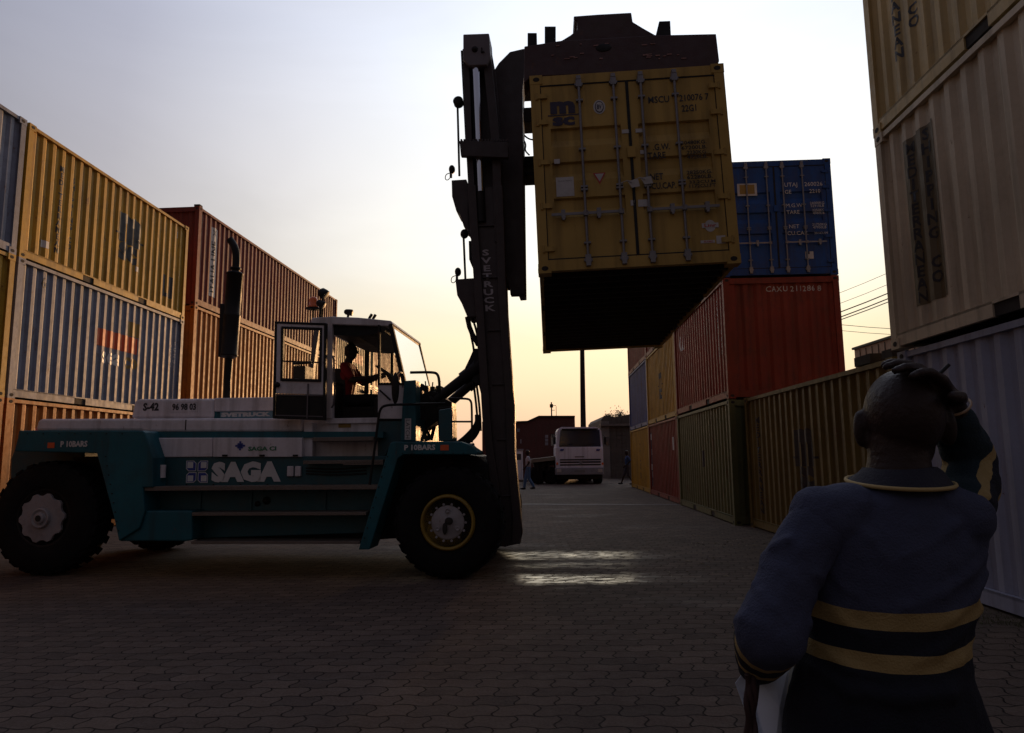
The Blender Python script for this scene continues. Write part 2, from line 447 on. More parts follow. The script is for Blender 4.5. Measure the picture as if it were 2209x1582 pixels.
# ---------------------------------------------------------------- ground
def ground_mat():
    M = bpy.data.materials.new('wavy_concrete_pavers'); M.use_nodes = True
    n, l = M.node_tree.nodes, M.node_tree.links; b = n['Principled BSDF']
    def N(t, **k):
        x = n.new(t)
        for a, c in k.items(): setattr(x, a, c)
        return x
    def mth(op, a, c=None, d=None):
        x = N('ShaderNodeMath', operation=op)
        for i, v in enumerate((a, c, d)):
            if v is None: continue
            if isinstance(v, (int, float)): x.inputs[i].default_value = v
            else: l.new(v, x.inputs[i])
        return x.outputs[0]
    tc_ = N('ShaderNodeTexCoord'); rt = N('ShaderNodeMapping'); rt.inputs['Rotation'].default_value = (0, 0, R(1.5)); l.new(tc_.outputs['Object'], rt.inputs[0])
    sx = N('ShaderNodeSeparateXYZ'); l.new(rt.outputs[0], sx.inputs[0]); X, Y = sx.outputs[0], sx.outputs[1]
    lw = N('ShaderNodeTexNoise'); lw.inputs['Scale'].default_value = 0.5; l.new(rt.outputs[0], lw.inputs[0])
    lw2 = N('ShaderNodeTexNoise'); lw2.inputs['Scale'].default_value = 6; l.new(rt.outputs[0], lw2.inputs[0]); wob = mth('ADD', mth('MULTIPLY_ADD', lw.outputs[0], 0.16, -0.08), mth('MULTIPLY_ADD', lw2.outputs[0], 0.026, -0.013))
    y2 = mth('ADD', mth('ADD', Y, wob), mth('MULTIPLY', mth('SINE', mth('MULTIPLY', X, 2 * math.pi / 0.24)), 0.013))
    x2 = mth('ADD', mth('ADD', X, wob), mth('MULTIPLY', mth('SINE', mth('MULTIPLY', Y, 2 * math.pi / 0.165)), 0.017))
    cb = N('ShaderNodeCombineXYZ'); l.new(x2, cb.inputs[0]); l.new(y2, cb.inputs[1])
    br = N('ShaderNodeTexBrick', offset=0.5); l.new(cb.outputs[0], br.inputs[0])
    br.inputs['Scale'].default_value = 1; br.inputs['Mortar Size'].default_value = 0.0075; br.inputs['Mortar Smooth'].default_value = 0.8
    br.inputs['Brick Width'].default_value = 0.24; br.inputs['Row Height'].default_value = 0.165
    br.inputs['Color1'].default_value = (0.135, 0.096, 0.074, 1); br.inputs['Color2'].default_value = (0.085, 0.062, 0.050, 1); br.inputs['Mortar'].default_value = (0.004, 0.003, 0.003, 1)
    def noise(sc, det=5, scl=(1, 1, 1), rg=0.6):
        m_ = N('ShaderNodeMapping'); m_.inputs['Scale'].default_value = scl; l.new(tc_.outputs['Object'], m_.inputs[0])
        x = N('ShaderNodeTexNoise'); x.inputs['Scale'].default_value = sc; x.inputs['Detail'].default_value = det; x.inputs['Roughness'].default_value = rg; l.new(m_.outputs[0], x.inputs[0]); return x.outputs[0]
    def rng(v, a, c, d=0.0, e=1.0, st='LINEAR'):
        r = N('ShaderNodeMapRange', interpolation_type=st); l.new(v, r.inputs[0])
        for i, q in enumerate((a, c, d, e)): r.inputs[i + 1].default_value = q
        return r.outputs[0]
    big = rng(noise(0.35, 5), 0.35, 0.7); fine = rng(noise(60, 3), 0.3, 0.7, 0.75, 1.25); sand = rng(noise(1.6, 7, rg=0.7), 0.5, 0.72)
    m1 = N('ShaderNodeMix', data_type='RGBA', blend_type='MULTIPLY'); m1.inputs[0].default_value = 1; l.new(br.outputs['Color'], m1.inputs[6]); l.new(fine, m1.inputs[7])
    m2 = N('ShaderNodeMix', data_type='RGBA'); l.new(mth('MULTIPLY', sand, 0.35), m2.inputs[0]); l.new(m1.outputs[2], m2.inputs[6]); m2.inputs[7].default_value = (0.12, 0.088, 0.064, 1)
    m3 = N('ShaderNodeMix', data_type='RGBA'); l.new(mth('MULTIPLY', big, 0.5), m3.inputs[0]); l.new(m2.outputs[2], m3.inputs[6]); m3.inputs[7].default_value = (0.050, 0.038, 0.031, 1)
    l.new(m3.outputs[2], b.inputs['Base Color'])
    # low sun patches on the paving, imitated by glossy coated bands
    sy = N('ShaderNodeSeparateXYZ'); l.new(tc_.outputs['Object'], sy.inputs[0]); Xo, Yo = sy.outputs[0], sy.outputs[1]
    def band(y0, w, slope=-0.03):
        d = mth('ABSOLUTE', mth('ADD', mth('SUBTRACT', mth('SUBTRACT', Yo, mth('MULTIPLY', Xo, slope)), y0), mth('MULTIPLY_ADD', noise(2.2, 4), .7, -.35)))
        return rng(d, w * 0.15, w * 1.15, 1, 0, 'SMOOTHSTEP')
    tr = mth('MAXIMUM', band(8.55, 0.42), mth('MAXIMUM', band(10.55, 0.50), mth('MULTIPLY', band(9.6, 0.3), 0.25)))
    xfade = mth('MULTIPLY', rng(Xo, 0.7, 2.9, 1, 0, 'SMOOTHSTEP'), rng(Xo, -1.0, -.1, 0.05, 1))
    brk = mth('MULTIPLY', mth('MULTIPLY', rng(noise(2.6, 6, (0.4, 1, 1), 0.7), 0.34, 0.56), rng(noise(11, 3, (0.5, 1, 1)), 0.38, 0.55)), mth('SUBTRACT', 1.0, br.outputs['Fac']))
    glint = mth('MULTIPLY', mth('MULTIPLY', tr, xfade), brk)
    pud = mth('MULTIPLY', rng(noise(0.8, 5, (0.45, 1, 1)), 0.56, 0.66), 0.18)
    w_ = mth('MINIMUM', mth('ADD', glint, pud), 1.0)
    rgh = mth('MULTIPLY_ADD', w_, -0.60, 0.90); l.new(mth('MULTIPLY_ADD', w_, 0.8, 0.18), b.inputs['Specular IOR Level']); l.new(glint, b.inputs['Coat Weight']); b.inputs['Coat Roughness'].default_value = 0.22; b.inputs['Coat IOR'].default_value = 1.6
    blk = N('ShaderNodeSeparateColor'); l.new(br.outputs['Color'], blk.inputs[0])
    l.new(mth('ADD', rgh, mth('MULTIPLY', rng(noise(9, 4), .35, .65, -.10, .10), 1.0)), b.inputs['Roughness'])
    bp = N('ShaderNodeBump'); bp.inputs['Strength'].default_value = 0.9; bp.inputs['Distance'].default_value = 0.008
    h = mth('ADD', mth('MULTIPLY', br.outputs['Fac'], -1.0), mth('ADD', mth('MULTIPLY', noise(34, 5), 0.5), mth('MULTIPLY', noise(5.5, 2), 1.4))); l.new(h, bp.inputs['Height'])
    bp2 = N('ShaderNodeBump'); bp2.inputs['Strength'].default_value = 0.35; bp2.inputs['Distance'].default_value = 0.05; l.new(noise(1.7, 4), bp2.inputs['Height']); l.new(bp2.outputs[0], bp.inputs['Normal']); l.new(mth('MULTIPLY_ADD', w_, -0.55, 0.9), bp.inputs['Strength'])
    l.new(bp.outputs[0], b.inputs['Normal'])
    return M
mb = MB(); mb.add([(-300, -60, 0), (300, -60, 0), (300, 700, 0), (-300, 700, 0)], [(0, 1, 2, 3)])
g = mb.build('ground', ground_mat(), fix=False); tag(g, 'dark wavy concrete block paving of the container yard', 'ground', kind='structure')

# drain channel across the road
mb = MB(); a = at(1085, 1087, 21.5); conc = mat('pale_worn_concrete', (0.16, 0.14, 0.125), rough=0.6, dirt=0.9, bump=0.9)
pts = [(-1.5 + i * 0.5, 21.9 - i * 0.10 + 0.05 * math.sin(i * 1.7)) for i in range(14)]
vs = []
for x, y in pts: vs += [(x, y, .004), (x, y + .04, .018), (x, y + .12, .018), (x, y + .16, .004)]
fs = []
for i in range(len(pts) - 1):
    for k in range(3): fs.append((4 * i + k, 4 * i + 4 + k, 4 * i + 5 + k, 4 * i + 1 + k))
mb.add(vs, fs); o = mb.build('kerb_strip', conc); tag(o, 'thin pale kerb strip crossing the paving in front of the lorry', 'kerb', kind='structure')

# ---------------------------------------------------------------- container colours
YEL = cpaint('mustard_container_paint', (0.46, 0.26, 0.025)); YEL2 = cpaint('tan_yellow_container_paint', (0.17, 0.12, 0.035))
OLV = cpaint('ochre_olive_container_paint', (0.46, 0.30, 0.085), rust=0.1, dirt=0.15)
BLG = cpaint('blue_grey_container_paint', (0.22, 0.235, 0.30)); GRB = cpaint('pale_grey_blue_container_paint', (0.30, 0.32, 0.42), rust=0.1, dirt=0.25)
RED = cpaint('brick_red_container_paint', (0.25, 0.045, 0.028)); RED2 = cpaint('dark_brown_red_container_paint', (0.22, 0.042, 0.03))
ORG = cpaint('orange_container_paint', (0.46, 0.15, 0.025)); BLU = cpaint('strong_blue_container_paint', (0.022, 0.075, 0.26), rust=0.2)
GRN = cpaint('faded_green_container_paint', (0.13, 0.135, 0.06), rust=0.6); NVY = cpaint('faded_navy_container_paint', (0.08, 0.10, 0.26))
WGR = cpaint('white_grey_container_paint', (0.34, 0.31, 0.30), rust=0.5); TAN = cpaint('dull_tan_container_paint', (0.52, 0.38, 0.17), rust=0.12, dirt=0.3)
LTN = cpaint('light_stone_container_paint', (0.56, 0.46, 0.33), rust=0.1, dirt=0.3)
INK = mat('black_lettering', (0.02, 0.018, 0.022), rough=0.6); WHT = mat('white_lettering', (0.62, 0.60, 0.58), rough=0.55, dirt=0.3); ORI = mat('orange_red_lettering', (0.62, 0.09, 0.02), rough=0.5, dirt=0.2)
NVI = mat('dark_violet_blue_lettering', (0.03, 0.022, 0.05), rough=0.6); BRN = mat('dark_olive_patch', (0.12, 0.085, 0.04), rough=0.6); STK = mat('white_sticker', (0.50, 0.48, 0.47), rough=0.5, dirt=0.35)
REDI = mat('red_sticker_ink', (0.45, 0.04, 0.03), rough=0.5); YLI = mat('yellow_olive_patch', (0.28, 0.17, 0.03), rough=0.6)

def msc(root, face, s, z, size, m_=INK, w=1.0):
    """the two-row logo: a heavy m with a long tail over s c"""
    write(root, face, s, z, 'm', size * 1.75, m_, 'logo', bold=size * .11, xs=w * 0.95)
    write(root, face, s - .02, z - size * 0.86, 'sc', size * 1.08, m_, 'logo', bold=size * .07, xs=w * 1.05)
    patch(root, face, s - size * .80 * w, s - size * .40 * w, z - size * .42, z - size * .36, m_, 'logo')
    patch(root, face, s + size * .40 * w, s + size * .85 * w, z - size * .42, z - size * .36, m_, 'logo')
MED, SHP = 'MEDITERRANEAN', 'SHIPPING CO'

GA = 'containers stacked in the left row'; GR = 'containers stacked in the right row'; GNn = 'containers stacked close by on the right'
YA = -0.031
def alongL(s, x0=-8.998, y0=12.356, yaw=YA):
    return (x0 - s * math.sin(yaw), y0 + s * math.cos(yaw))
H = CH
# near end of the left row, cut by the picture edge
p = alongL(-6.13)
container(p, YA, ORG, 'lowest orange container at the left picture edge, behind the forklift tail', z=0, ref='R', group=GA)
container(p, YA, YEL, 'yellow container at the left picture edge, middle of its stack', z=H, ref='R', group=GA)
container(p, YA, BLG, 'blue-grey container with pale corner post, top of the stack at the left picture edge', z=2 * H, ref='R', group=GA)
# second stack
p = alongL(0)
c = container(p, YA, ORG, 'orange container with red lettering under the blue-grey striped one, beside the forklift hood', z=0, ref='R', group=GA)
F = faceR(6.058); write(c, F, 2.3, 1.9, 'CONTAINER', .55, REDI, bold=.01)
c = container(p, YA, BLG, 'blue-grey container with orange bar and white lettering, middle of the left stack', z=H, ref='R', group=GA)
patch(c, F, 2.50, 4.02, 1.36, 1.74, ORI, 'logo'); patch(c, F, 3.60, 4.05, 1.76, 2.10, YLI, 'painted_patch')
write(c, F, 3.02, 1.16, 'sea', .52, WHT, 'logo', bold=.016, xs=1.02); write(c, F, 3.80, 1.16, 'co', .52, YLI, 'logo', bold=.016)
write(c, F, 5.55, 1.55, '219043 6', .16, WHT, rot=-math.pi / 2); write_down(c, F, 5.72, 1.9, 'SCZU', .12, .16, WHT)
write(c, F, .75, 2.28, '6', .30, INK)
c = container(p, YA, YEL, 'mustard yellow container with big dark logo, top of the stack beside the forklift exhaust', z=2 * H, ref='R', group=GA)
write_down(c, F, 1.02, 2.10, MED, .16, .140, INK); write_down(c, F, 1.42, 2.02, SHP, .16, .140, INK)
msc(c, F, 3.45, 1.72, .68); patch(c, F, 5.0, 5.12, .45, 1.02, INK, 'logo'); patch(c, F, 5.32, 5.45, .45, 1.02, INK, 'logo'); patch(c, F, 5.12, 5.32, .45, .55, INK, 'logo')
write(c, F, 5.62, 2.25, 'J', .2, WHT)
patch(c, F, .62, .80, .38, .52, STK, 'sticker'); patch(c, F, 3.75, 3.9, .74, .86, STK, 'sticker')
# long high containers
LB = 12.192; pb = (-8.925, 19.222); YB = -0.076; HQ = 2.896
hs = HQ / CH
container(pb, YB, ORG, 'lowest orange long container behind the forklift cab', length=LB, z=0, ref='R', group=GA, hs=hs)
container(pb, YB, ORG, 'orange long container with upright ribs, directly under the brown-red one', length=LB, z=HQ + .005, ref='R', group=GA, hs=hs)
c = container(pb, YB, RED2, 'brown-red long container with white upright name strip, top of its stack behind the exhaust', length=LB, z=2 * HQ + .01, ref='R', group=GA, hs=hs)
F4 = faceR(LB); patch(c, F4, .80, 1.22, .42, 2.30, WHT, 'name_strip')
F4b = faceR(LB, 0.007); write(c, F4b, 1.01, 1.22, 'ITALIA LINE', .27, INK, rot=math.pi / 2, bold=.006); write(c, F4b, 1.01, 2.15, 'X', .22, INK)
mb = MB(); mb.box((CW - .17, .0, CH - .001), (CW - .0, .16, CH + .045)); mb.build('corner_lock', under, c)
def alongB(s): return (pb[0] - s * math.sin(YB), pb[1] + s * math.cos(YB))
WORDS = ('lowest', 'middle', 'topmost')
p = alongB(LB + .15)
for k in range(3):
    c = container(p, YB, GRN, WORDS[k] + ' green container of the far left stack, seen through the open cab', z=k * H, ref='R', group=GA)
    if k > 0:
        patch(c, F, 2.0, 4.2, 1.0, 1.5, ORI, 'logo'); write(c, F, 3.1, 2.0, 'LINE', .7, WHT, bold=.02)
p = alongB(LB + 6.35)
for k in range(3):
    container(p, YB, RED2, WORDS[k] + ' brown-red container of the farthest left stack, seen through the cab quarter window', z=k * H, ref='R', group=GA)

# right row
YR = -0.053
def alongR(s): return (4.533 - s * math.sin(YR), 14.557 + s * math.cos(YR))
p = alongR(0)
c = container(p, YR, GRN, 'lowest faded green container under the red one in the right row', z=0, group=GR)
FL = faceL(6.058); patch(c, FL, 2.9, 3.3, 1.15, 1.55, INK, 'logo')
c = container(p, YR, RED, 'brick red container under the blue one, its ribbed end facing us', z=H + .02, group=GR)
FN = faceN(); write(c, FN, 1.50, 2.33, 'CAXU 211286 8', .17, WHT, xs=.92, spacing=1.1)
write(c, FL, .95, 1.98, 'CAI', .62, WHT, 'logo', bold=.012, xs=.7); write_down(c, FL, 5.28, 2.2, 'CAXU211286', .12, .13, WHT); write_down(c, FL, 5.55, 1.5, '22G1', .12, .15, WHT)
patch(c, FL, 4.9, 4.95, .85, 1.5, WHT, 'logo'); patch(c, FL, 5.12, 5.17, .85, 1.5, WHT, 'logo')
c = container(p, YR, BLU, 'blue container with doors facing us, on top of the ribbed red one', z=2 * H + .04, near='door', group=GR)
FD = faceN(corrd=False)
write(c, FD, 1.57, 2.02, 'UTAJ', .13, WHT); write(c, FD, 2.10, 2.02, '260026 3', .13, WHT); write(c, FD, 1.50, 1.86, 'GE', .12, WHT); write(c, FD, 2.07, 1.86, '2210', .12, WHT)
write(c, FD, 1.62, 1.55, 'M.G.W.', .12, WHT); write(c, FD, 1.58, 1.40, 'TARE', .12, WHT); write(c, FD, 2.1, 1.56, '24000KG\n52910LB', .08, WHT); write(c, FD, 2.12, 1.40, '2250KG\n4960LB', .08, WHT)
write(c, FD, 1.58, 1.08, 'NET', .12, WHT); write(c, FD, 1.65, .93, 'CU.CAP.', .12, WHT); write(c, FD, 2.12, 1.08, '21750KG\n47950LB', .08, WHT); write(c, FD, 2.14, .92, '33.1CU.M', .07, WHT)
patch(c, FD, .42, .84, 1.80, 2.08, STK, 'sticker'); FD2 = faceN(.007, False); patch(c, FD2, .47, .79, 1.84, 2.05, YLI, 'sticker')
patch(c, FD, 1.78, 1.95, .36, .52, STK, 'sticker'); patch(c, FD2, 1.80, 1.87, .46, .52, NVI, 'sticker')
def disc(root, face, s, z, rs, rz, m_, name='sticker', n=20):
    return lay(rect_bm([(rs * math.cos(2 * math.pi * i / n), rz * math.sin(2 * math.pi * i / n)) for i in range(n)]), s, z, face[0], face[1], name, m_, root)
disc(c, FD, .20, 1.95, .07, .09, STK)
p = alongR(6.10)
c = container(p, YR, RED2, 'lowest dark red container with white upright lettering in the right row', z=0, group=GR)
patch(c, FL, .30, .56, .3, 2.3, NVI, 'name_strip'); FLb = faceL(6.058, .008); write_down(c, FLb, .43, 2.12, 'K LINE', .3, .28, WHT); patch(c, FL, 4.9, 5.1, 1.6, 2.0, WHT, 'logo')
c = container(p, YR, YEL, 'mustard container with faint dark logo between the blue and red ones in the right row', z=H, group=GR); msc(c, FL, 3.0, 1.45, .55)
container(p, YR, RED, 'topmost red container half hidden behind the hanging container', z=2 * H, group=GR)
p = alongR(12.18)
c = container(p, YR, YEL, 'lowest plain yellow container with dark upright mark, far end of the right row', z=0, group=GR); patch(c, FL, .2, 5.85, .2, 2.48, YEL, 'painted_patch'); write_down(c, FL, 3.1, 1.75, 'OLKA', .5, .4, INK)
c = container(p, YR, NVY, 'faded blue container at the far end of the right row, middle of its stack', z=H, group=GR)
container(p, YR, RED, 'topmost red container at the far end of the right row', z=2 * H, group=GR)

# single yellow container standing on the ground
YY = -0.035
c = container((4.775 + 6.058 * math.sin(YY), 14.323 - 6.058 * math.cos(YY)), YY, YEL2, 'olive yellow container on the ground behind the man, big dark logo on its side', z=0, group=GR)
msc(c, FL, 2.95, 1.62, .60); write_down(c, FL, .62, 2.1, MED, .17, .145, INK)
write(c, FL, 5.4, 1.6, 'MSCU', .14, INK)
mb = MB(); mb.box((.0, .55, CH + .001), (.9, 1.0, CH + .12)); mb.box((.0, .0, CH + .001), (.2, .25, CH + .10)); mb.build('corner_lock', under, c)

# near right stack
YN = -0.042
on = (4.448 + 6.058 * math.sin(YN), 7.954 - 6.058 * math.cos(YN))
c = container(on, YN, GRB, 'pale grey-blue container on the ground at the right picture edge', z=0, group=GNn, tilt=(0, .0))
on2 = (4.40 + 6.058 * math.sin(YN), 7.98 - 6.058 * math.cos(YN))
c = container(on2, YN, LTN, 'stone coloured container with dark patch of upright lettering, above the grey-blue one', z=H + .03, group=GNn)
patch(c, FL, .50, 1.12, .40, 2.28, BRN); write_down(c, FLb, .65, 2.16, MED, .17, .14, INK); write_down(c, FLb, .95, 2.18, SHP, .17, .155, INK)
c = container((on2[0] + .02, on2[1] + .05), YN, TAN, 'dull yellow container with dark upright lettering, topmost at the upper right corner', z=2 * H + .05, group=GNn)
write_down(c, FL, .62, 2.45, MED, .17, .145, INK); write_down(c, FL, .95, 2.35, SHP, .17, .145, INK)

# ---------------------------------------------------------------- hanging container
HC = (0.333, 8.248, 3.654); HYAW, HTX, HTY = -0.052, -0.015, -0.029
c = container((HC[0], HC[1]), HYAW, OLV, 'ochre container hanging from the forklift, four locking bars on its doors', z=HC[2], near='door', tilt=(HTX, HTY))
hang = c
wfit(c, FD, 'm', .245, .555, 2.06, 2.23, NVI, .06, 'logo'); patch(c, FD, .21, .60, 2.035, 2.050, NVI, 'logo'); wfit(c, FD, 'sc', .265, .545, 1.90, 2.02, NVI, .05, 'logo')
FD3 = faceN(.010, False)
disc(c, FD, .86, 2.12, .075, .095, STK); disc(c, FD2, .86, 2.12, .055, .078, NVI); disc(c, FD3, .86, 2.12, .045, .066, STK); wfit(c, faceN(.013, False), 'BV', .83, .89, 2.09, 2.15, NVI)
for t_, x0, x1, z0, z1 in (('MSCU', 1.475, 1.735, 2.125, 2.215), ('210076 7', 1.86, 2.225, 2.125, 2.215), ('22G1', 1.88, 2.06, 1.985, 2.075), ('.G.W.', 1.49, 1.70, 1.50, 1.585), ('TARE', 1.42, 1.64, 1.39, 1.475),
    ('30480KG.', 1.84, 2.15, 1.55, 1.60), ('67200LB.', 1.84, 2.15, 1.485, 1.535), ('2230KG.', 1.90, 2.15, 1.42, 1.47), ('4920LB.', 1.90, 2.15, 1.36, 1.41), ('NET', 1.43, 1.59, 1.115, 1.20), ('CU.CAP.', 1.44, 1.74, .995, 1.08),
    ('28250KG.', 1.88, 2.19, 1.16, 1.21), ('62280LB.', 1.88, 2.19, 1.10, 1.15), ('33.2CU.M', 1.90, 2.22, 1.04, 1.08), ('1172CU.FT', 1.90, 2.22, .985, 1.03)):
    wfit(c, FD, t_, x0, x1, z0, z1, INK, .015)
patch(c, FD, .27, .49, .97, 1.22, STK, 'sticker'); FDt = faceN(.0075, False); write(c, FDt, .38, 1.17, 'CSC SAFETY APPROVAL', .016, INK)
lay(rect_bm([(.73, 1.25), (.81, 1.10), (.89, 1.25)]), 0, 0, FD[0], [], 'sticker', REDI, c); lay(rect_bm([(.755, 1.237), (.81, 1.135), (.865, 1.237)]), 0, 0, FD2[0], [], 'sticker', STK, c)
disc(c, FD, 2.11, .49, .065, .075, STK); patch(c, FD2, 2.01, 2.21, .465, .525, STK, 'sticker'); wfit(c, FD3, 'Linr', 2.04, 2.18, .475, .515, REDI)
patch(c, FD, 2.17, 2.28, .26, .36, STK, 'sticker'); patch(c, FD, 1.98, 2.15, .275, .31, STK, 'sticker'); wfit(c, FD2, 'ELOBO', 2.02, 2.13, .282, .303, REDI)
for s, z, w_, h_ in ((1.12, 1.745, .09, .05), (1.29, 1.745, .09, .05), (1.17, 1.47, .06, .02), (1.33, 1.46, .07, .05), (1.26, .78, .14, .09), (1.17, .80, .05, .07), (.26, 1.40, .07, .06)):
    patch(c, FD3, s, s + w_, z, z + h_, STK, 'sticker')
def tagstrip(x, z):
    mb = MB(); mb.add([(x, -.036, z), (x + .13, -.05, z + .01), (x + .15, -.045, z - .08), (x + .05, -.036, z - .09)], [(0, 1, 2, 3)]); mb.tube([(x - .08, -.03, z - .02), (x, -.05, z), (x + .06, -.055, z - .03)], .005, 6); mb.build('seal_tag', STK, c)
tagstrip(1.14, 1.10); tagstrip(1.30, 1.13)
# ================================================================ forklift
TYAW = -0.09
_d = ray(965, 1253); TO = CAMP + _d * (-CAMP.z / _d.z)
TU = Vector((math.cos(TYAW), math.sin(TYAW), 0)); TV = Vector((-math.sin(TYAW), math.cos(TYAW), 0))
def tp(px, py, v=0.0):
    """photo pixel -> forklift coordinates on its lengthwise plane v"""
    d = ray(px, py); o = TO + TV * v; k = (o - CAMP).dot(TV) / d.dot(TV); p = CAMP + d * k - TO
    return Vector((p.dot(TU), v, p.z))
truck = empty('container_forklift', TO, TYAW, label='big teal and white container forklift lifting the ochre container, driver in its open cab', cat='forklift')
def tpr(mb, poly, v0, v1):
    mb.prism([((q := tp(x, y, v0)).x, q.z) for x, y in poly], v0, v1); return mb
def tbuild(name, poly, v0, v1, m_, parent=None, bevel=0.01):
    mb = MB(); tpr(mb, poly, v0, v1); return mb.build(name, m_, parent or truck, bevel=bevel)
def ttube(name, pts, r, m_, parent=None, sm=1, n=8):
    mb = MB(); mb.tube([tp(*p) for p in pts], r, n, sm); return mb.build(name, m_, parent or truck)
def tbox(mb, px0, py0, px1, py1, v0, v1):
    a, b = tp(px0, py0, v0), tp(px1, py1, v0); mb.box((a.x, v0, a.z), (b.x, v1, b.z)); return mb
def twrite(txt, box, v, m_, parent=None, rot=0, bold=0.0, name='lettering', shear=0.0, bm=None):
    """fit text into the photo box (x0,y0,x1,y1) on plane v"""
    b = bm or text_bm(txt, 1.0, bold)
    if rot: bmesh.ops.rotate(b, verts=b.verts, cent=(0, 0, 0), matrix=Matrix.Rotation(rot, 3, 'Z'))
    xs = [q.co.x for q in b.verts]; ys = [q.co.y for q in b.verts]
    x0, x1, y0, y1 = min(xs), max(xs), min(ys), max(ys); A = tp(box[0], box[3], v); B = tp(box[2], box[1], v)
    for q in b.verts:
        fx = (q.co.x - x0) / (x1 - x0); fy = (q.co.y - y0) / (y1 - y0)
        q.co = Vector((A.x + fx * (B.x - A.x) + shear * (fy - .5), v, A.z + fy * (B.z - A.z)))
    me = bpy.data.meshes.new(name); b.to_mesh(me); b.free(); me.materials.append(m_)
    o = bpy.data.objects.new(name, me); COL.objects.link(o); o.parent = parent or truck; return o
TEAL = mat('worn_teal_paint', (0.012, 0.105, 0.130), rough=0.5, dirt=0.55, streak=0.6, rust=0.3, bump=0.35, bscale=4, spec=.3, dirt_col=(0.02, 0.03, 0.03))
TEALD = mat('dark_teal_paint', (0.007, 0.070, 0.085), rough=0.5, dirt=0.5, bump=0.15)
TWHT = mat('grimy_white_paint', (0.70, 0.65, 0.67), rough=0.42, dirt=0.45, streak=0.55, rust=0.28, dirt_col=(0.16, 0.125, 0.10), bump=0.25, bscale=4)
BLKP = mat('black_machine_paint', (0.010, 0.009, 0.009), rough=0.6, spec=.3, dirt=0.3, bump=0.3, rust=0.1)
MAST = mat('grimy_dark_mast_paint', (0.042, 0.028, 0.027), rough=0.55, dirt=0.5, streak=0.6, dirt_col=(0.02, 0.013, 0.010), bump=0.3, rust=0.15)
MASTG = mat('grey_mast_paint', (0.13, 0.11, 0.12), rough=0.5, dirt=0.4, bump=0.2)
CHROME = mat('polished_chrome', (0.72, 0.74, 0.80), rough=0.16, metal=1.0, var=0.02)
TREAD = mat('worn_step_tread', (0.17, 0.135, 0.11), rough=0.5, metal=0.3, dirt=0.4, bump=0.9, bscale=60)
TYRE = mat('dusty_tyre_rubber', (0.009, 0.008, 0.008), rough=0.9, spec=.2, dirt=0.35, dirt_col=(0.022, 0.017, 0.013), bump=0.5, bscale=25)
RIM = mat('grey_rim_paint', (0.33, 0.30, 0.30), rough=0.5, dirt=0.6, rust=0.3, bump=0.3)
RIMY = mat('yellow_rim_ring', (0.30, 0.19, 0.02), rough=0.5, dirt=0.6)
GLS = bpy.data.materials.new('thin_dusty_glass'); GLS.use_nodes = True
_n, _l = GLS.node_tree.nodes, GLS.node_tree.links; _n.clear()
_o = _n.new('ShaderNodeOutputMaterial'); _mx = _n.new('ShaderNodeMixShader'); _t = _n.new('ShaderNodeBsdfTransparent'); _g = _n.new('ShaderNodeBsdfGlossy'); _f = _n.new('ShaderNodeFresnel')
_t.inputs[0].default_value = (0.86, 0.88, 0.88, 1); _g.inputs['Roughness'].default_value = 0.05; _f.inputs[0].default_value = 1.35
_l.new(_f.outputs[0], _mx.inputs[0]); _l.new(_t.outputs[0], _mx.inputs[1]); _l.new(_g.outputs[0], _mx.inputs[2]); _l.new(_mx.outputs[0], _o.inputs[0])
AMB = mat('amber_lens', (0.85, 0.16, 0.02), rough=0.25); ORS = mat('orange_sticker', (0.70, 0.10, 0.02), rough=0.5)
BLI = mat('blue_logo_ink', (0.02, 0.04, 0.25), rough=0.5); GRI = mat('green_logo_ink', (0.02, 0.16, 0.07), rough=0.5)

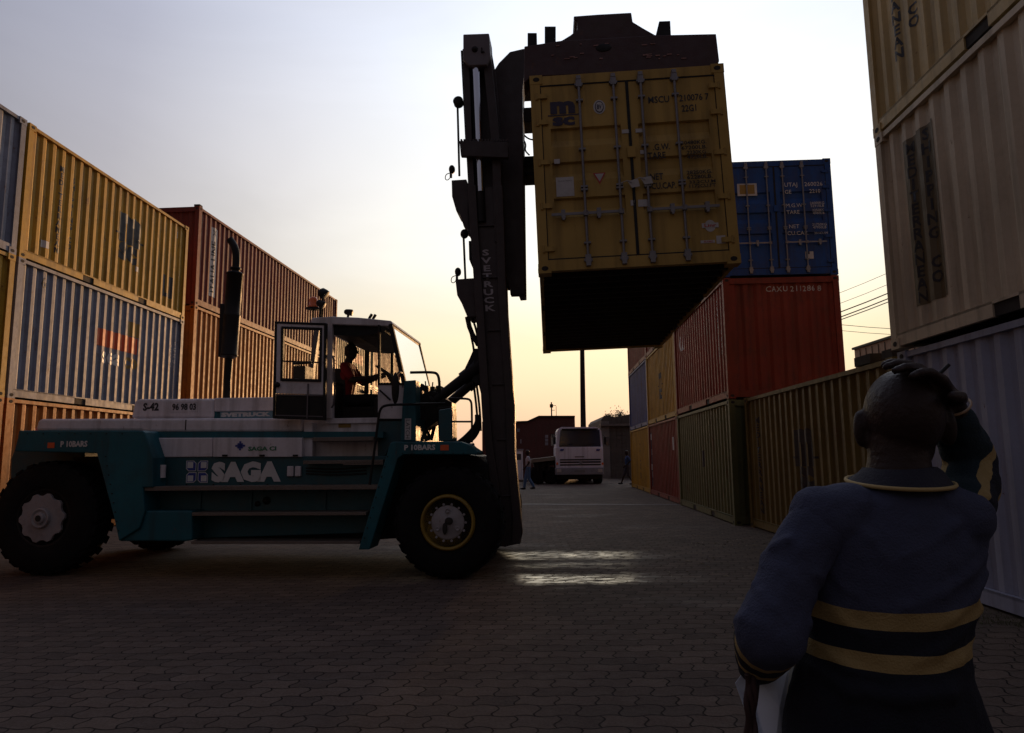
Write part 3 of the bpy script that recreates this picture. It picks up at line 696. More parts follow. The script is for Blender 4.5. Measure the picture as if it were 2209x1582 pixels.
# wheels
def wheel(px, py, v, w, Rr, kind, side=1, parent=truck):
    """side 1: outer face towards -v"""
    c0 = tp(px, py, v); w_root = empty('wheel', (0, 0, 0)); w_root.parent = parent
    c = Vector((c0.x, v if side == 1 else v, Rr))
    ax = Vector((0, 1 if side == 1 else -1, 0))
    mb = MB(); r = Rr; k = 0.50
    mb.lathe(c, ax, [(0.03, r * .50), (0.0, r * .56), (0.0, r * .72), (.02, r * .88), (.05, r * .95), (.09, r * .965), (w - .09, r * .965), (w - .05, r * .95), (w - .02, r * .88), (w, r * .70), (w, r * .56), (w - .03, r * .5)], 56)
    nl = 26
    for i in range(nl):   # tread lugs, chevron halves
        for hf in (0, 1):
            a = 2 * math.pi * (i + .5 * hf) / nl; da = 2 * math.pi / nl * .30
            y0, y1 = (.035, w * .52) if hf == 0 else (w * .48, w - .035)
            def P(a_, rr, yy): return c + ax * yy + Vector((math.cos(a_), 0, math.sin(a_))) * rr
            sk = .10 if hf == 0 else -.10
            q = [P(a - da, r * .94, y0), P(a + da, r * .94, y0), P(a + da + sk, r * .95, y1), P(a - da + sk, r * .95, y1),
                 P(a - da, r * .985, y0 + .015), P(a + da, r * .985, y0 + .015), P(a + da + sk, r * 1.0, y1), P(a - da + sk, r * 1.0, y1)]
            mb.add(q, [(0, 3, 2, 1), (4, 5, 6, 7), (0, 1, 5, 4), (1, 2, 6, 5), (2, 3, 7, 6), (3, 0, 4, 7)])
    mb.build('tyre', TYRE, w_root)
    mb = MB()
    if kind == 'front':
        mb.lathe(c, ax, [(.03, r * .50), (-.012, r * .475), (-.012, r * .445), (.02, r * .43), (.16, r * .40), (.17, r * .37)], 48); mb.build('rim_ring', RIMY, w_root)
        mb = MB(); mb.lathe(c, ax, [(.16, r * .40), (.10, r * .37), (.07, r * .34), (.03, r * .30), (.02, r * .27), (.02, r * .10), (.012, r * .09), (.012, 0.001)], 48)
        mb.build('rim', RIM, w_root)
        mb = MB()
        for i in range(3):
            a = math.pi / 2 + i * 2 * math.pi / 3; p = c + Vector((math.cos(a), 0, math.sin(a))) * r * .21; mb.lathe(p, ax, [(.03, .028), (-.004, .028), (-.004, .018), (.0, .016), (.0, .0005)], 12)
        for i in range(14):
            a = i * 2 * math.pi / 14; p = c + Vector((math.cos(a), 0, math.sin(a))) * r * .325; mb.lathe(p, ax, [(.08, .016), (.015, .016), (.015, .0005)], 6, smooth=False)
        mb.build('wheel_nuts', RIM, w_root)
        mb = MB(); mb.ell(c + Vector((.02, -.004, .02)), (.05, .014, .045)); mb.ell(c + Vector((-.03, -.002, -.07)), (.03, .010, .07)); mb.build('oil_stain', under, w_root)
    else:
        n = 20; out_ = []
        for i in range(n * 2):
            a = 2 * math.pi * i / (n * 2); rr = r * (.43 if (i // 2) % 2 == 0 else .385); out_.append((c.x + rr * math.cos(a), c.z + rr * math.sin(a)))
        y0, y1 = (v - .005, v + .05) if side == 1 else (v + .005, v - .05)
        mb.prism(out_, y0, y1)
        mb.lathe(c, ax, [(.0, r * .18), (-.045, r * .17), (-.05, r * .15), (-.03, r * .12), (-.03, r * .10), (-.06, r * .09), (-.065, .001)], 30); mb.build('rim', RIM, w_root, bevel=.006)
        mb = MB(); mb.lathe(c, ax, [(.03, r * .52), (.02, r * .47), (.16, r * .45), (.17, .01)], 40); mb.build('rim_ring', BLKP, w_root)
        mb = MB(); mb.lathe(c, ax, [(-.066, r * .055), (-.068, .0005)], 20); mb.build('axle_cap', under, w_root)
    return w_root
RF = tp(965, 1128).z + 0.0
wheel(965, 1128, 0.0, .40, RF, 'front'); wheel(965, 1128, 0.46, .40, RF, 'front')
fx = tp(965, 1128).x
w3 = wheel(965, 1128, 3.10, .40, RF, 'front', -1); w3.location = (fx - tp(965, 1128, 3.10).x, 0, 0)
w3 = wheel(965, 1128, 2.64, .40, RF, 'front', -1); w3.location = (fx - tp(965, 1128, 2.64).x, 0, 0)
RR = tp(90, 1118, .12).z
wheel(90, 1118, .12, .42, RR, 'rear'); rx_ = tp(90, 1118, .12).x
w3 = wheel(90, 1118, 3.0, .42, RR, 'rear', -1); w3.location = (rx_ - tp(90, 1118, 3.0).x, 0, 0)
mb = MB(); mb.box((fx - .12, .5, RF - .14), (fx + .12, 2.7, RF + .16)); mb.build('axle', BLKP, truck)
mb = MB(); mb.box((rx_ - .12, .5, RR - .12), (rx_ + .12, 2.7, RR + .12)); mb.build('axle', BLKP, truck)

# chassis
V2 = 3.15
tbuild('chassis', [(150, 985), (830, 985), (860, 960), (1030, 985), (1050, 1000), (1060, 1150), (800, 1165), (414, 1165), (300, 1150), (230, 1060)], .62, 2.55, BLKP)
tbuild('side_beam', [(326, 986), (842, 984), (838, 1050), (326, 1052)], .28, .62, TEALD)
tbuild('side_beam', [(308, 1052), (826, 1052), (800, 1150), (414, 1162), (414, 1104), (312, 1104)], .34, .62, TEALD)
tbuild('tool_box', [(306, 1102), (414, 1102), (414, 1166), (400, 1168), (256, 1168), (250, 1140), (300, 1140)], .04, .60, TEAL, bevel=.02)
for yy, x0, x1, nm in ((1050, 305, 826, 0), (1106, 414, 790, 0), (1168, 412, 776, 0)):
    mb = MB(); a = tp(x0, yy, .03); b = tp(x1, yy + 6, .03); mb.box((a.x, .03, b.z), (b.x, .36, a.z)); mb.build('step', TREAD, truck, bevel=.004)
# rear mudguard leg and front mudguard leg (thick plates with a wide top)
rearp = [(41, 932), (44, 929), (306, 929), (312, 932), (330, 988), (330, 1052), (308, 1052), (312, 1104), (300, 1140), (256, 1168), (246, 1120), (208, 978), (30, 974)]
tbuild('rear_mudguard', rearp, .0, .42, TEAL, bevel=.015)
tbuild('rear_mudguard', [(41, 929), (306, 929), (306, 944), (38, 944)], .42, V2, TEAL)
tbuild('counterweight', [(44, 934), (180, 934), (180, 1010), (60, 1060), (20, 1060), (22, 990)], .62, 2.6, TEALD, bevel=.03)
frontp = [(841, 957), (848, 953), (993, 953), (1016, 962), (1031, 976), (1030, 981), (870, 981), (858, 990), (797, 1186), (773, 1186)]
tbuild('front_mudguard', frontp, -.03, .34, TEAL, bevel=.012)
tbuild('front_mudguard', [(848, 954), (995, 954), (1028, 974), (1028, 982), (848, 966)], .34, 1.0, TEAL)
# lifting eye with a hole
mb = MB(); A = [tp(x, y, .5) for x, y in ((92, 930), (118, 903), (130, 903), (154, 930))]
cx, cz = tp(124, 917, .5).x, tp(124, 917, .5).z; oc = []; ic = []
for i in range(16):
    a = 2 * math.pi * i / 16; ic.append((cx + .038 * math.cos(a), cz + .042 * math.sin(a)))
    oc.append((cx + (.17 if math.sin(a) < -.2 else .075) * math.cos(a) * (1.0 if math.sin(a) > -.2 else 1), cz + (.08 * math.sin(a))))
for v in (.45, .52): mb.add([(x, v, z) for x, z in oc] + [(x, v, z) for x, z in ic], [(i, (i + 1) % 16, 16 + (i + 1) % 16, 16 + i) for i in range(16)])
mb.add([(x, v, z) for v in (.45, .52) for x, z in oc], [(i, (i + 1) % 16, 16 + (i + 1) % 16, 16 + i) for i in range(16)])
mb.add([(x, v, z) for v in (.45, .52) for x, z in ic], [(i, (i + 1) % 16, 16 + (i + 1) % 16, 16 + i) for i in range(16)])
mb.build('lifting_eye', TEAL, truck)
# hoods
tbuild('engine_hood', [(76, 929), (82, 906), (90, 904), (652, 902), (652, 932), (312, 932), (306, 929)], .40, 2.75, TWHT, bevel=.03)
tbuild('stripe', [(313, 931.5), (826, 931.5), (826, 944.5), (316, 944.5)], .30, .60, TEAL, bevel=0)
tbuild('engine_hood', [(316, 945), (458, 944.5), (458, 986), (336, 987), (331, 985)], .26, 2.75, TWHT, bevel=.012)
tbuild('side_hatch', [(459.5, 944.5), (652, 944.5), (651, 986), (459.5, 986)], .245, .7, TWHT, bevel=.006)
tbuild('engine_hood', [(282, 903), (290, 864), (300, 861), (462, 860), (462, 903)], .70, 2.5, TWHT, bevel=.035)
tbuild('engine_hood', [(462, 859), (592, 857), (592, 886), (462, 888)], .68, 2.5, TWHT, bevel=.012)
tbuild('engine_hood', [(462, 887), (592, 886), (592, 903), (462, 903)], .72, 2.5, TEAL, bevel=0)
tbuild('name_plate', [(475, 887), (587, 886.5), (587, 901.5), (475, 901.5)], .705, .722, mat('pale_blue_plate', (0.13, 0.25, 0.32), rough=.4), bevel=0)
twrite('SVETRUCK', (477, 888.5, 584, 900), .700, WHT, bold=.075)
twrite('S-42', (308, 869, 343, 887), .695, INK, bold=.045); twrite('96 98 03', (371, 870, 423, 886), .695, INK, bold=.035)
for q in ((367, 868.5, 427, 869.8), (367, 888.5, 427, 889.8), (367, 868.5, 368.2, 889.8), (425.8, 868.5, 427, 889.8)): twrite('', q, .694, INK, bm=rect_bm([(0, 0), (1, 0), (1, 1), (0, 1)]), name='number_frame')
twrite('SAGA CI', (535, 963, 596, 973), .240, GRI, bold=.04)
def cross_bm():
    p = []
    for k in range(8):
        a = k * math.pi / 4; w = .16
        for s, rr in ((-1, .30), (-1, 1), (1, 1), (1, .30)):
            p.append((math.cos(a) * rr - s * math.sin(a) * w * (1 if rr == 1 else .5), math.sin(a) * rr + s * math.cos(a) * w * (1 if rr == 1 else .5)))
    bm = bmesh.new()
    for k in range(4):
        a = k * math.pi / 4 ; L_ = 1 if k % 2 == 0 else .72; w = .2
        q = [(math.cos(a) * s1 * L_ - math.sin(a) * s2 * w, math.sin(a) * s1 * L_ + math.cos(a) * s2 * w) for s1, s2 in ((-1, -1), (1, -1), (1, 1), (-1, 1))]
        bm.faces.new([bm.verts.new((x, y, k * .001)) for x, y in q])
    return bm
twrite('', (507, 952, 529, 972), .240, BLI, bm=cross_bm(), name='logo')
# big side lettering with the four-square emblem
twrite('SAGA', (455, 995, 607, 1041), .270, WHT, bold=.075)
for sx in (0, 1):
    for sy in (0, 1):
        x0 = 401 + sx * 25; y0 = 994 + sy * 25
        c4 = [(0, 0), (1, 0), (1, 1), (0, 1)]
        cut = {(0, 0): [(0, 0), (.75, 0), (1, .25), (1, 1), (0.25, 1), (0, .75)], (1, 0): [(.25, 0), (1, 0), (1, .75), (.75, 1), (0, 1), (0, .25)],
               (0, 1): [(.25, 0), (1, 0), (1, .75), (.75, 1), (0, 1), (0, .25)], (1, 1): [(0, 0), (.75, 0), (1, .25), (1, 1), (.25, 1), (0, .75)]}[(sx, sy)]
        twrite('', (x0, y0, x0 + 23, y0 + 23), .2745, WHT, bm=rect_bm([(a, 1 - b) for a, b in cut]), name='logo')
        twrite('', (x0 + 1.5, y0 + 1.5, x0 + 21.5, y0 + 21.5), .2725, BLI, bm=rect_bm([(a, 1 - b) for a, b in cut]), name='logo')
        xx = x0 + (3 if sx == 0 else 7); yy = y0 + (3 if sy == 0 else 7); twrite('', (xx, yy, xx + 13, yy + 13), .2700, WHT, bm=rect_bm(c4), name='logo')
for q in ((619, 1006, 632, 1028), (636, 1006, 648, 1028)):
    mb = MB(); a = tp(q[0], q[1], .24); b = tp(q[2], q[3], .24); mb.box((a.x, .24, b.z), (b.x, .28, a.z)); mb.build('filter_cup', TWHT, truck, bevel=.01)
mb = MB(); a, b = tp(351, 1003, .2), tp(351, 1031, .2); mb.cyl((a.x, .2, b.z), (a.x, .2, a.z), .042, n=18); mb.build('filter_canister', TWHT, truck)
twrite('P 10BARS', (130, 951, 189, 965), -.006, WHT, bold=.04); twrite('', (102, 955, 118, 967), -.005, ORS, bm=rect_bm([(0, 0), (1, 0), (1, 1), (0, 1)]), name='reflector')
twrite('P 10BARS', (872, 959, 939, 972), -.036, WHT, bold=.04); twrite('', (950, 960, 968, 972), -.036, ORS, bm=rect_bm([(0, 0), (1, 0), (1, 1), (0, 1)]), name='reflector')

# body under the cab
tbuild('cab_base', [(654, 903), (898, 903), (898, 952), (838, 960), (815, 985), (654, 987)], .46, 2.5, TWHT, bevel=.008)
tbuild('cab_base', [(815, 903), (900, 903), (900, 960), (842, 960), (800, 1050), (815, 985)], .43, 2.4, TEALD, bevel=.004)
tbuild('side_post', [(656, 912), (674, 912), (674, 985), (656, 985)], .33, .50, TWHT, bevel=.006)
for q in ((674, 944, 806, 951), (654, 994, 826, 1000), (740, 998, 826, 1003)):
    mb = MB(); a = tp(q[0], q[1], .12); b = tp(q[2], q[3], .12); mb.box((a.x, .12, b.z), (b.x, .48, a.z)); mb.build('step', TREAD, truck, bevel=.004)
twrite('', (730, 911, 757, 923), .452, YLI, bm=rect_bm([(0, 0), (1, 0), (1, 1), (0, 1)]), name='sticker')
# cab
CV0, CV1 = .40, 2.10
tbuild('cab_roof', [(668, 700), (672, 686), (716, 683), (772, 685), (843, 692), (848, 699), (838, 704), (718, 700)], CV0, CV1, TWHT, bevel=.012)
tbuild('roof_lining', [(716, 700.5), (832, 704), (830, 716), (800, 722), (770, 726), (718, 722)], CV0 + .06, CV1 - .06, BLKP, bevel=0)
def bar(mb, a, b, w, v, dv):
    A, B = tp(*a, v), tp(*b, v); d = (B - A).normalized(); n = Vector((-d.z, 0, d.x)) * w / 2
    mb.prism([((A + n).x, (A + n).z), ((B + n).x, (B + n).z), ((B - n).x, (B - n).z), ((A - n).x, (A - n).z)], v, v + dv)
mb = MB(); bar(mb, (710, 698), (710, 903), .085, CV0, .09); mb.build('cab_post', TWHT, truck, bevel=.008)
mb = MB(); bar(mb, (817, 700), (817, 832), .03, CV0, .05); mb.build('cab_post', BLKP, truck, bevel=.004)
mb = MB(); bar(mb, (841, 698), (872, 832), .055, CV0, .07); mb.build('cab_post', BLKP, truck, bevel=.006)
tbuild('cab_panel', [(815, 829), (876, 829), (896, 850), (896, 904), (815, 904)], CV0, CV0 + .06, TWHT, bevel=.008)
tbuild('window_gasket', [(815, 826), (874, 826), (874, 831), (815, 831)], CV0 - .01, CV0 + .02, BLKP, bevel=.003)
uA = tp(841, 698, CV0).x; uB = tp(872, 832, CV0).x; zA = tp(841, 698, CV0).z; zB = tp(872, 832, CV0).z; zC = tp(890, 903, CV0).z
uR = tp(706, 800, CV0).x
mb = MB(); n_ = CV1 - CV0
# far A post, front header and sill, far side frame, rear frame
def bar3(p, q, w=.05, w2=.05):
    p, q = Vector(p), Vector(q); d = (q - p).normalized(); s = Vector((0, 1, 0)) if abs(d.y) < .9 else Vector((1, 0, 0)); t = d.cross(s).normalized(); s = t.cross(d)
    vs = [c_ + s * a * w / 2 + t * b * w2 / 2 for c_ in (p, q) for a, b in ((-1, -1), (1, -1), (1, 1), (-1, 1))]
    mb.add(vs, [(0, 1, 2, 3), (4, 7, 6, 5), (0, 4, 5, 1), (1, 5, 6, 2), (2, 6, 7, 3), (3, 7, 4, 0)])
bar3((uA, CV1 - .03, zA), (uB, CV1 - .03, zB)); bar3((uB, CV1 - .03, zB), (uB + .03, CV1 - .03, zC)); bar3((uA, CV0 + .06, zA - .02), (uA, CV1, zA - .02), .05, .05)
bar3((uB, CV0, zB), (uB, CV1, zB), .06, .06); bar3((uR + .03, CV1 - .03, zA), (uR + .03, CV1 - .03, zC), .07, .07); bar3((uR + .42, CV1 - .03, zA), (uR + .42, CV1 - .03, zC), .05, .05)
zM = tp(760, 862, CV1).z
bar3((uR, CV1 - .03, zM), (uB, CV1 - .03, zM), .05, .05)
bar3((uR, CV0 + .9, zA), (uR, CV0 + .9, zC), .05, .05); bar3((uR, CV0, zM + .1), (uR, CV1, zM + .1), .04, .04)
mb.build('cab_frame', BLKP, truck)
mb = MB(); mb.box((uR, CV1 - .05, zC), (uB - .55, CV1 - .02, zM)); mb.box((uR - .02, CV0 + .1, zC), (uR + .02, CV1 - .05, zM + .05)); mb.box((uR, CV0 + .03, zC - .03), (uB, CV1 - .03, zC)); mb.build('cab_panel', BLKP, truck)
mb = MB(); mb.box((uR - .03, CV0 + .02, zC - .05), (tp(816, 900, CV0).x, CV0 + .12, zC + .02)); mb.build('door_sill', TWHT, truck, bevel=.006)
mb = MB(); mb.add([(uA + .02, CV0 + .06, zA - .03), (uA + .02, CV1 - .05, zA - .03), (uB + .02, CV1 - .05, zB), (uB + .02, CV0 + .06, zB)], [(0, 1, 2, 3)])
mb.add([(uB + .02, CV0 + .06, zB), (uB + .02, CV1 - .05, zB), (uB + .05, CV1 - .05, zC), (uB + .05, CV0 + .06, zC)], [(0, 1, 2, 3)]); mb.build('windscreen', GLS, truck, fix=False)
mb = MB(); a1 = tp(819, 702, CV0 + .03); b1 = tp(840, 702, CV0 + .03); c1 = tp(870, 828, CV0 + .03); d1 = tp(819, 828, CV0 + .03); mb.add([a1, b1, c1, d1], [(0, 1, 2, 3)]); mb.build('quarter_window', GLS, truck, fix=False)
# open door, folded back flat against the side
DV = .22
door = tbuild('cab_door', [(592, 693), (702, 697), (700, 907), (589, 903)], DV + .035, DV + .036, BLKP, bevel=0)
bpy.data.objects.remove(door)
mb = MB()
def ringplate(o4, i4, v0, v1):
    O = [tp(x, y, v0) for x, y in o4]; I = [tp(x, y, v0) for x, y in i4]
    vs = [(p.x, v, p.z) for v in (v0, v1) for p in O + I]
    f = []
    for i in range(4):
        j = (i + 1) % 4; f += [(i, j, 4 + j, 4 + i), (8 + i, 12 + i, 12 + j, 8 + j), (i, 8 + i, 8 + j, j), (4 + i, 4 + j, 12 + j, 12 + i)]
    mb.add(vs, f)
ringplate([(592, 693), (704, 697), (701, 907), (588, 903)], [(597, 698), (699, 702), (696, 901), (593, 897)], DV - .01, DV + .05)
ringplate([(606, 704), (694, 707), (692, 824), (604, 822)], [(611, 709), (689, 712), (687, 818), (609, 816)], DV - .02, DV + .04)
dr = mb.build('cab_door', BLKP, truck, bevel=.006)
mb = MB(); ringplate([(597, 698), (699, 702), (697, 828), (595, 825)], [(606, 705), (694, 708), (692, 823), (605, 821)], DV, DV + .03)
mb.build('door_panel', TWHT, dr, bevel=.004)
mb = MB(); tpr(mb, [(595, 824), (697, 827), (697, 852), (595, 849)], DV, DV + .03); mb.build('door_panel', TWHT, dr, bevel=.004)
mb = MB(); tpr(mb, [(595, 850), (697, 852), (696, 901), (594, 898)], DV, DV + .03); mb.build('door_vent', BLKP, dr, bevel=.004)
mb = MB(); bar(mb, (609, 779), (688, 782), .016, DV - .01, .03); mb.build('window_rail', BLKP, dr)
mb = MB(); bar(mb, (664, 828), (662, 903), .014, DV - .02, .02); bar(mb, (594, 852), (696, 854), .012, DV - .012, .015); bar(mb, (593, 896), (696, 899), .012, DV - .012, .015); mb.build('door_stay', MASTG, dr)
mb = MB(); mb.add([tp(611, 709, DV + .01), tp(689, 712, DV + .01), tp(687, 818, DV + .01), tp(609, 816, DV + .01)], [(0, 1, 2, 3)]); mb.build('pane', GLS, dr, fix=False)
mb = MB(); c_ = tp(597, 830, DV - .03); mb.ell(c_, (.045, .03, .035)); mb.build('door_handle', BLKP, dr)
mb = MB(); a, b = tp(633, 790, .9), tp(658, 820, .9); mb.box((a.x, .9, b.z - .1), (b.x, 1.2, a.z)); mb.tube([(a.x - .05, 1, a.z + .05), (b.x + .05, 1, a.z + .06)], .02)
for k in range(4): mb.box((a.x + .03 * k, .95, a.z), (a.x + .03 * k + .01, .97, a.z + .06))
mb.build('air_intake', BLKP, truck)
tbuild('rear_strut', [(678, 700), (690, 700), (672, 820), (664, 858), (655, 858), (665, 815)], 1.2, 1.3, MASTG, bevel=.004)
# seat and wheel
mb = MB(); q = tp(745, 860, 1.0)
mb.box((q.x - .05, .95, q.z - .30), (q.x + .50, 1.55, q.z - .12)); mb.box((q.x - .18, .97, q.z - .15), (q.x + .0, 1.53, q.z + .42)); mb.box((q.x + .05, 1.05, zC), (q.x + .4, 1.45, q.z - .3)); mb.build('driver_seat', BLKP, truck, bevel=.04)
mb = MB(); q = tp(836, 806, 1.2); ang_ = R(35)
ringp = [Vector((q.x, 1.2, q.z)) + Vector((math.cos(t) * .19 * math.cos(ang_), math.sin(t) * .19, math.cos(t) * .19 * math.sin(ang_) * -1)) for t in [i * 2 * math.pi / 24 for i in range(25)]]
mb.tube(ringp, .014, 6); mb.tube([(q.x, 1.2, q.z), (q.x + .18, 1.2, q.z - .30), (q.x + .22, 1.2, zC)], .03, 8); mb.tube([ringp[0], (q.x, 1.2, q.z), ringp[12]], .01, 6); mb.build('steering_wheel', BLKP, truck)
mb = MB(); q = tp(828, 880, 1.0); mb.box((q.x - .05, .7, zC), (q.x + .28, 1.9, q.z + .12)); mb.build('dashboard', BLKP, truck, bevel=.02)
# mirror, lamps, beacon
mb = MB(); q = tp(853, 838, .12); mb.ell(q, (.05, .03, .20)); mb.build('mirror', BLKP, truck)
ttube('mirror_stalk', [(853, 812, .12), (862, 802, .2), (868, 806, .4)], .012, BLKP)
ttube('wiper', [(819, 842, .37), (842, 863, .37)], .012, BLKP, sm=0)
mb = MB(); q = tp(676, 655, 1.0); mb.lathe((q.x, q.y, q.z - .06), (0, 0, 1), [(0, .075), (.02, .075), (.03, .06), (.12, .058), (.15, .04), (.16, .001)], 18); b_ = mb.build('beacon', AMB, truck)
mb = MB(); mb.lathe((q.x, q.y, q.z - .085), (0, 0, 1), [(0, .03), (0.0, .10), (.02, .10), (.024, .03)], 16); mb.cyl((q.x, q.y, tp(676, 686, 1).z), (q.x, q.y, q.z - .08), .014, n=8); mb.build('beacon_stand', BLKP, truck)
def lamp(px, py, v, r, tilt, stand_py):
    q = tp(px, py, v); mb = MB(); d = Vector((math.cos(tilt), 0, math.sin(tilt)))
    mb.lathe(q - d * .06, d, [(0, r * .5), (.02, r * .85), (.07, r), (.11, r * 1.02), (.115, r * .9), (.113, .001)], 14); mb.cyl(q, (q.x - .01, v, tp(px, stand_py, v).z), .018, n=8); return mb.build('work_lamp', BLKP, truck)
lamp(697, 633, .9, .075, R(-40), 688); lamp(692, 656, .8, .055, R(-30), 688); lamp(752, 674, .9, .045, R(-10), 686); lamp(798, 685, .9, .02, 1, 690); lamp(806, 686, .9, .02, 1, 690)
# exhaust
mb = MB(); a, b = tp(507, 588, .95), tp(494, 770, .95); ax_ = (b - a).normalized(); ln = (b - a).length
mb.lathe(a, ax_, [(-.02, .05), (0, .098), (.01, .112), (.03, .118), (.032, .110), (ln * .5, .110), (ln * .5 + .01, .116), (ln * .5 + .03, .116), (ln * .5 + .04, .113), (ln - .04, .113), (ln - .03, .12), (ln - .01, .12), (ln, .10), (ln + .03, .05)], 28)
mb.build('exhaust_silencer', BLKP, truck)
mb = MB(); mb.tube([tp(494, 775, .95), tp(490, 820, .95), tp(489, 866, .95)], .052, 14); mb.build('exhaust_pipe', BLKP, truck)
mb = MB(); mb.tube([tp(508, 590, .95), tp(510, 560, .95), tp(509, 543, .95), tp(505, 530, .95), tp(496, 517, .95)], .052, 14, 2); mb.lathe(tp(508, 582, .95), (0, 0, 1), [(0, .06), (0, .075), (.03, .075), (.03, .06)], 16); mb.build('exhaust_pipe', BLKP, truck)
tbuild('exhaust_bracket', [(474, 655), (484, 655), (480, 770), (470, 770)], .9, 1.05, BLKP)
# teal post, rails, hydraulics
tbuild('teal_post', [(864, 952), (868, 868), (872, 822), (897, 820), (897, 952)], .28, .55, TEAL, bevel=.01)
twrite('', (873, 903, 887, 949), .275, STK, bm=rect_bm([(0, 0), (1, 0), (1, 1), (0, 1)]), name='warning_sticker'); twrite('LATCH', (875, 906, 884, 946), .2735, INK, rot=-math.pi / 2)
tbuild('teal_post', [(946, 952), (946, 885), (975, 880), (976, 952)], .35, .7, TEALD, bevel=.01)
ttube('handrail', [(797, 1050, .05), (806, 985, .05), (816, 905, .05), (820, 882, .05), (832, 874, .05), (866, 873, .05), (960, 871, .6)], .016, BLKP, sm=2)
ttube('handrail', [(885, 804, .5), (935, 803, .5), (945, 808, .5), (948, 825, .5), (948, 850, .5)], .018, BLKP, sm=2)
ttube('handrail', [(968, 860, .3), (1005, 860, .3), (1015, 863, .3), (1018, 875, .3), (1018, 955, .3)], .014, BLKP, sm=2)
ttube('handrail', [(974, 910, .3), (1018, 910, .3)], .012, BLKP, sm=0)
ttube('handrail', [(719, 768, .42), (721, 800, .36), (722, 870, .36), (714, 882, .42)], .012, MASTG, sm=2)
tbuild('valve_block', [(896, 870), (905, 855), (914, 848), (930, 843), (948, 848), (962, 862), (975, 868), (974, 905), (948, 906), (920, 925), (908, 935), (897, 950)], .9, 1.25, BLKP)
tbuild('valve_block', [(944, 880), (974, 876), (974, 952), (946, 952)], .72, .95, BLKP)
ttube('hydraulic_hose', [(905, 838, 1.0), (910, 830, 1.0), (918, 842, 1.0), (925, 862, 1.0)], .03, rubber, sm=2)
ttube('hydraulic_hose', [(922, 905, 1.2), (926, 925, 1.2), (920, 950, 1.2)], .022, rubber, sm=2); ttube('hydraulic_hose', [(940, 905, 1.2), (936, 925, 1.2), (930, 950, 1.2)], .025, rubber, sm=2)
ttube('hydraulic_hose', [(903, 905, 1.0), (912, 920, 1.0), (925, 935, 1.0), (928, 950, 1.0)], .02, rubber, sm=2)
mb = MB(); 
for k in range(4): q = tp(906 + 13 * k, 842 - 2 * (k % 2), .95); mb.box((q.x - .03, .95, q.z - .08), (q.x + .03, 1.2, q.z + .05)); mb.cyl(q, q + Vector((.02 * (k - 1.5), 0, .11)), .01, n=6)
mb.build('control_valves', BLKP, truck)
for v, a, b in ((.95, (935, 868), (1040, 785)), (2.25, (962, 876), (1040, 808))):
    A, B = tp(*a, v), tp(*b, v); mb = MB(); M_ = A.lerp(B, .66); mb.cyl(A, M_, .072, n=18); mb.cyl(A, A.lerp(B, .04), .10, n=18); mb.cyl(A.lerp(B, .60), A.lerp(B, .72), .095, n=18); mb.cyl(A.lerp(B, .72), B, .085, .12, n=18); mb.cyl(B + Vector((0, -.10, 0)), B + Vector((0, .10, 0)), .10, n=14); mb.build('tilt_cylinder', BLKP, truck)
tbuild('mast_bracket', [(1000, 800), (1012, 775), (1022, 752), (1034, 752), (1040, 860), (1032, 830), (1018, 822), (1022, 806), (1010, 808)], .9, 1.02, BLKP)
# mast
mast = empty('mast', (0, 0, 0)); mast.parent = truck
outer = [(1009, 400), (1084, 400), (1091, 619), (1110, 875), (1111, 980), (1127, 1150), (1121, 1174), (1092, 1180), (1074, 1180), (1060, 1060), (1050, 1000), (1045, 956), (1040, 898), (1027, 683), (1015, 507)]
inner = [(999, 74), (1055, 72), (1058, 100), (1067, 150), (1080, 320), (1086, 560), (1030, 560), (1018, 520), (1004, 308), (997, 104)]
for v in (.80, 2.35):
    mb = MB()
    # outer channel: web plus two flanges
    dxm = 0 if v < 1 else -.13; W0 = [tp(x, y, .80) for x, y in outer]; P_ = [(p.x + dxm, p.z) for p in W0]; mb.prism(P_, v + .06, v + .12)
    def strip(poly, i0, i1, w, va, vb):
        pass
    L_ = [tp(*p, .80) for p in ((1009, 400), (1015, 507), (1027, 683), (1040, 898), (1045, 956), (1060, 1060), (1074, 1180))]
    R_ = [tp(*p, .80) for p in ((1084, 400), (1088, 510), (1092, 640), (1108, 860), (1111, 980), (1124, 1120), (1122, 1174))]
    L_ = [p + Vector((dxm, 0, 0)) for p in L_]; R_ = [p + Vector((dxm, 0, 0)) for p in R_]
    for E_, sg in ((L_, 1), (R_, -1)):
        pl = [(p.x, p.z) for p in E_] + [(p.x + sg * .11, p.z) for p in reversed(E_)]
        mb.prism(pl, v, v + .06); mb.prism(pl, v + .12, v + .18)
    for k in range(6):   # rung plates inside the channel
        a = L_[0].lerp(L_[-1], .12 + .15 * k); b = R_[0].lerp(R_[-1], .12 + .15 * k); mb.box((a.x + .1, v + .03, a.z), (b.x - .1, v + .07, a.z + .02))
    mb.build('mast_rail', MAST, mast, bevel=.006)
    mb = MB(); pl = [(tp(x, y, .80).x, tp(x, y, .80).z) for x, y in inner]; mb.prism(pl, v + .13 + .06, v + .24 + .02)
    Li = [tp(*p, .80) for p in ((997, 104), (1004, 308), (1016, 520))]; Ri = [tp(*p, .80) for p in ((1057, 104), (1078, 308), (1086, 520))]
    for E_, sg, w in ((Li, 1, .09), (Ri, -1, .12)):
        pl = [(p.x, p.z) for p in E_] + [(p.x + sg * w, p.z) for p in reversed(E_)]; mb.prism(pl, v + .02, v + .19)
    mb.build('inner_mast_rail', MAST, mast, bevel=.006)
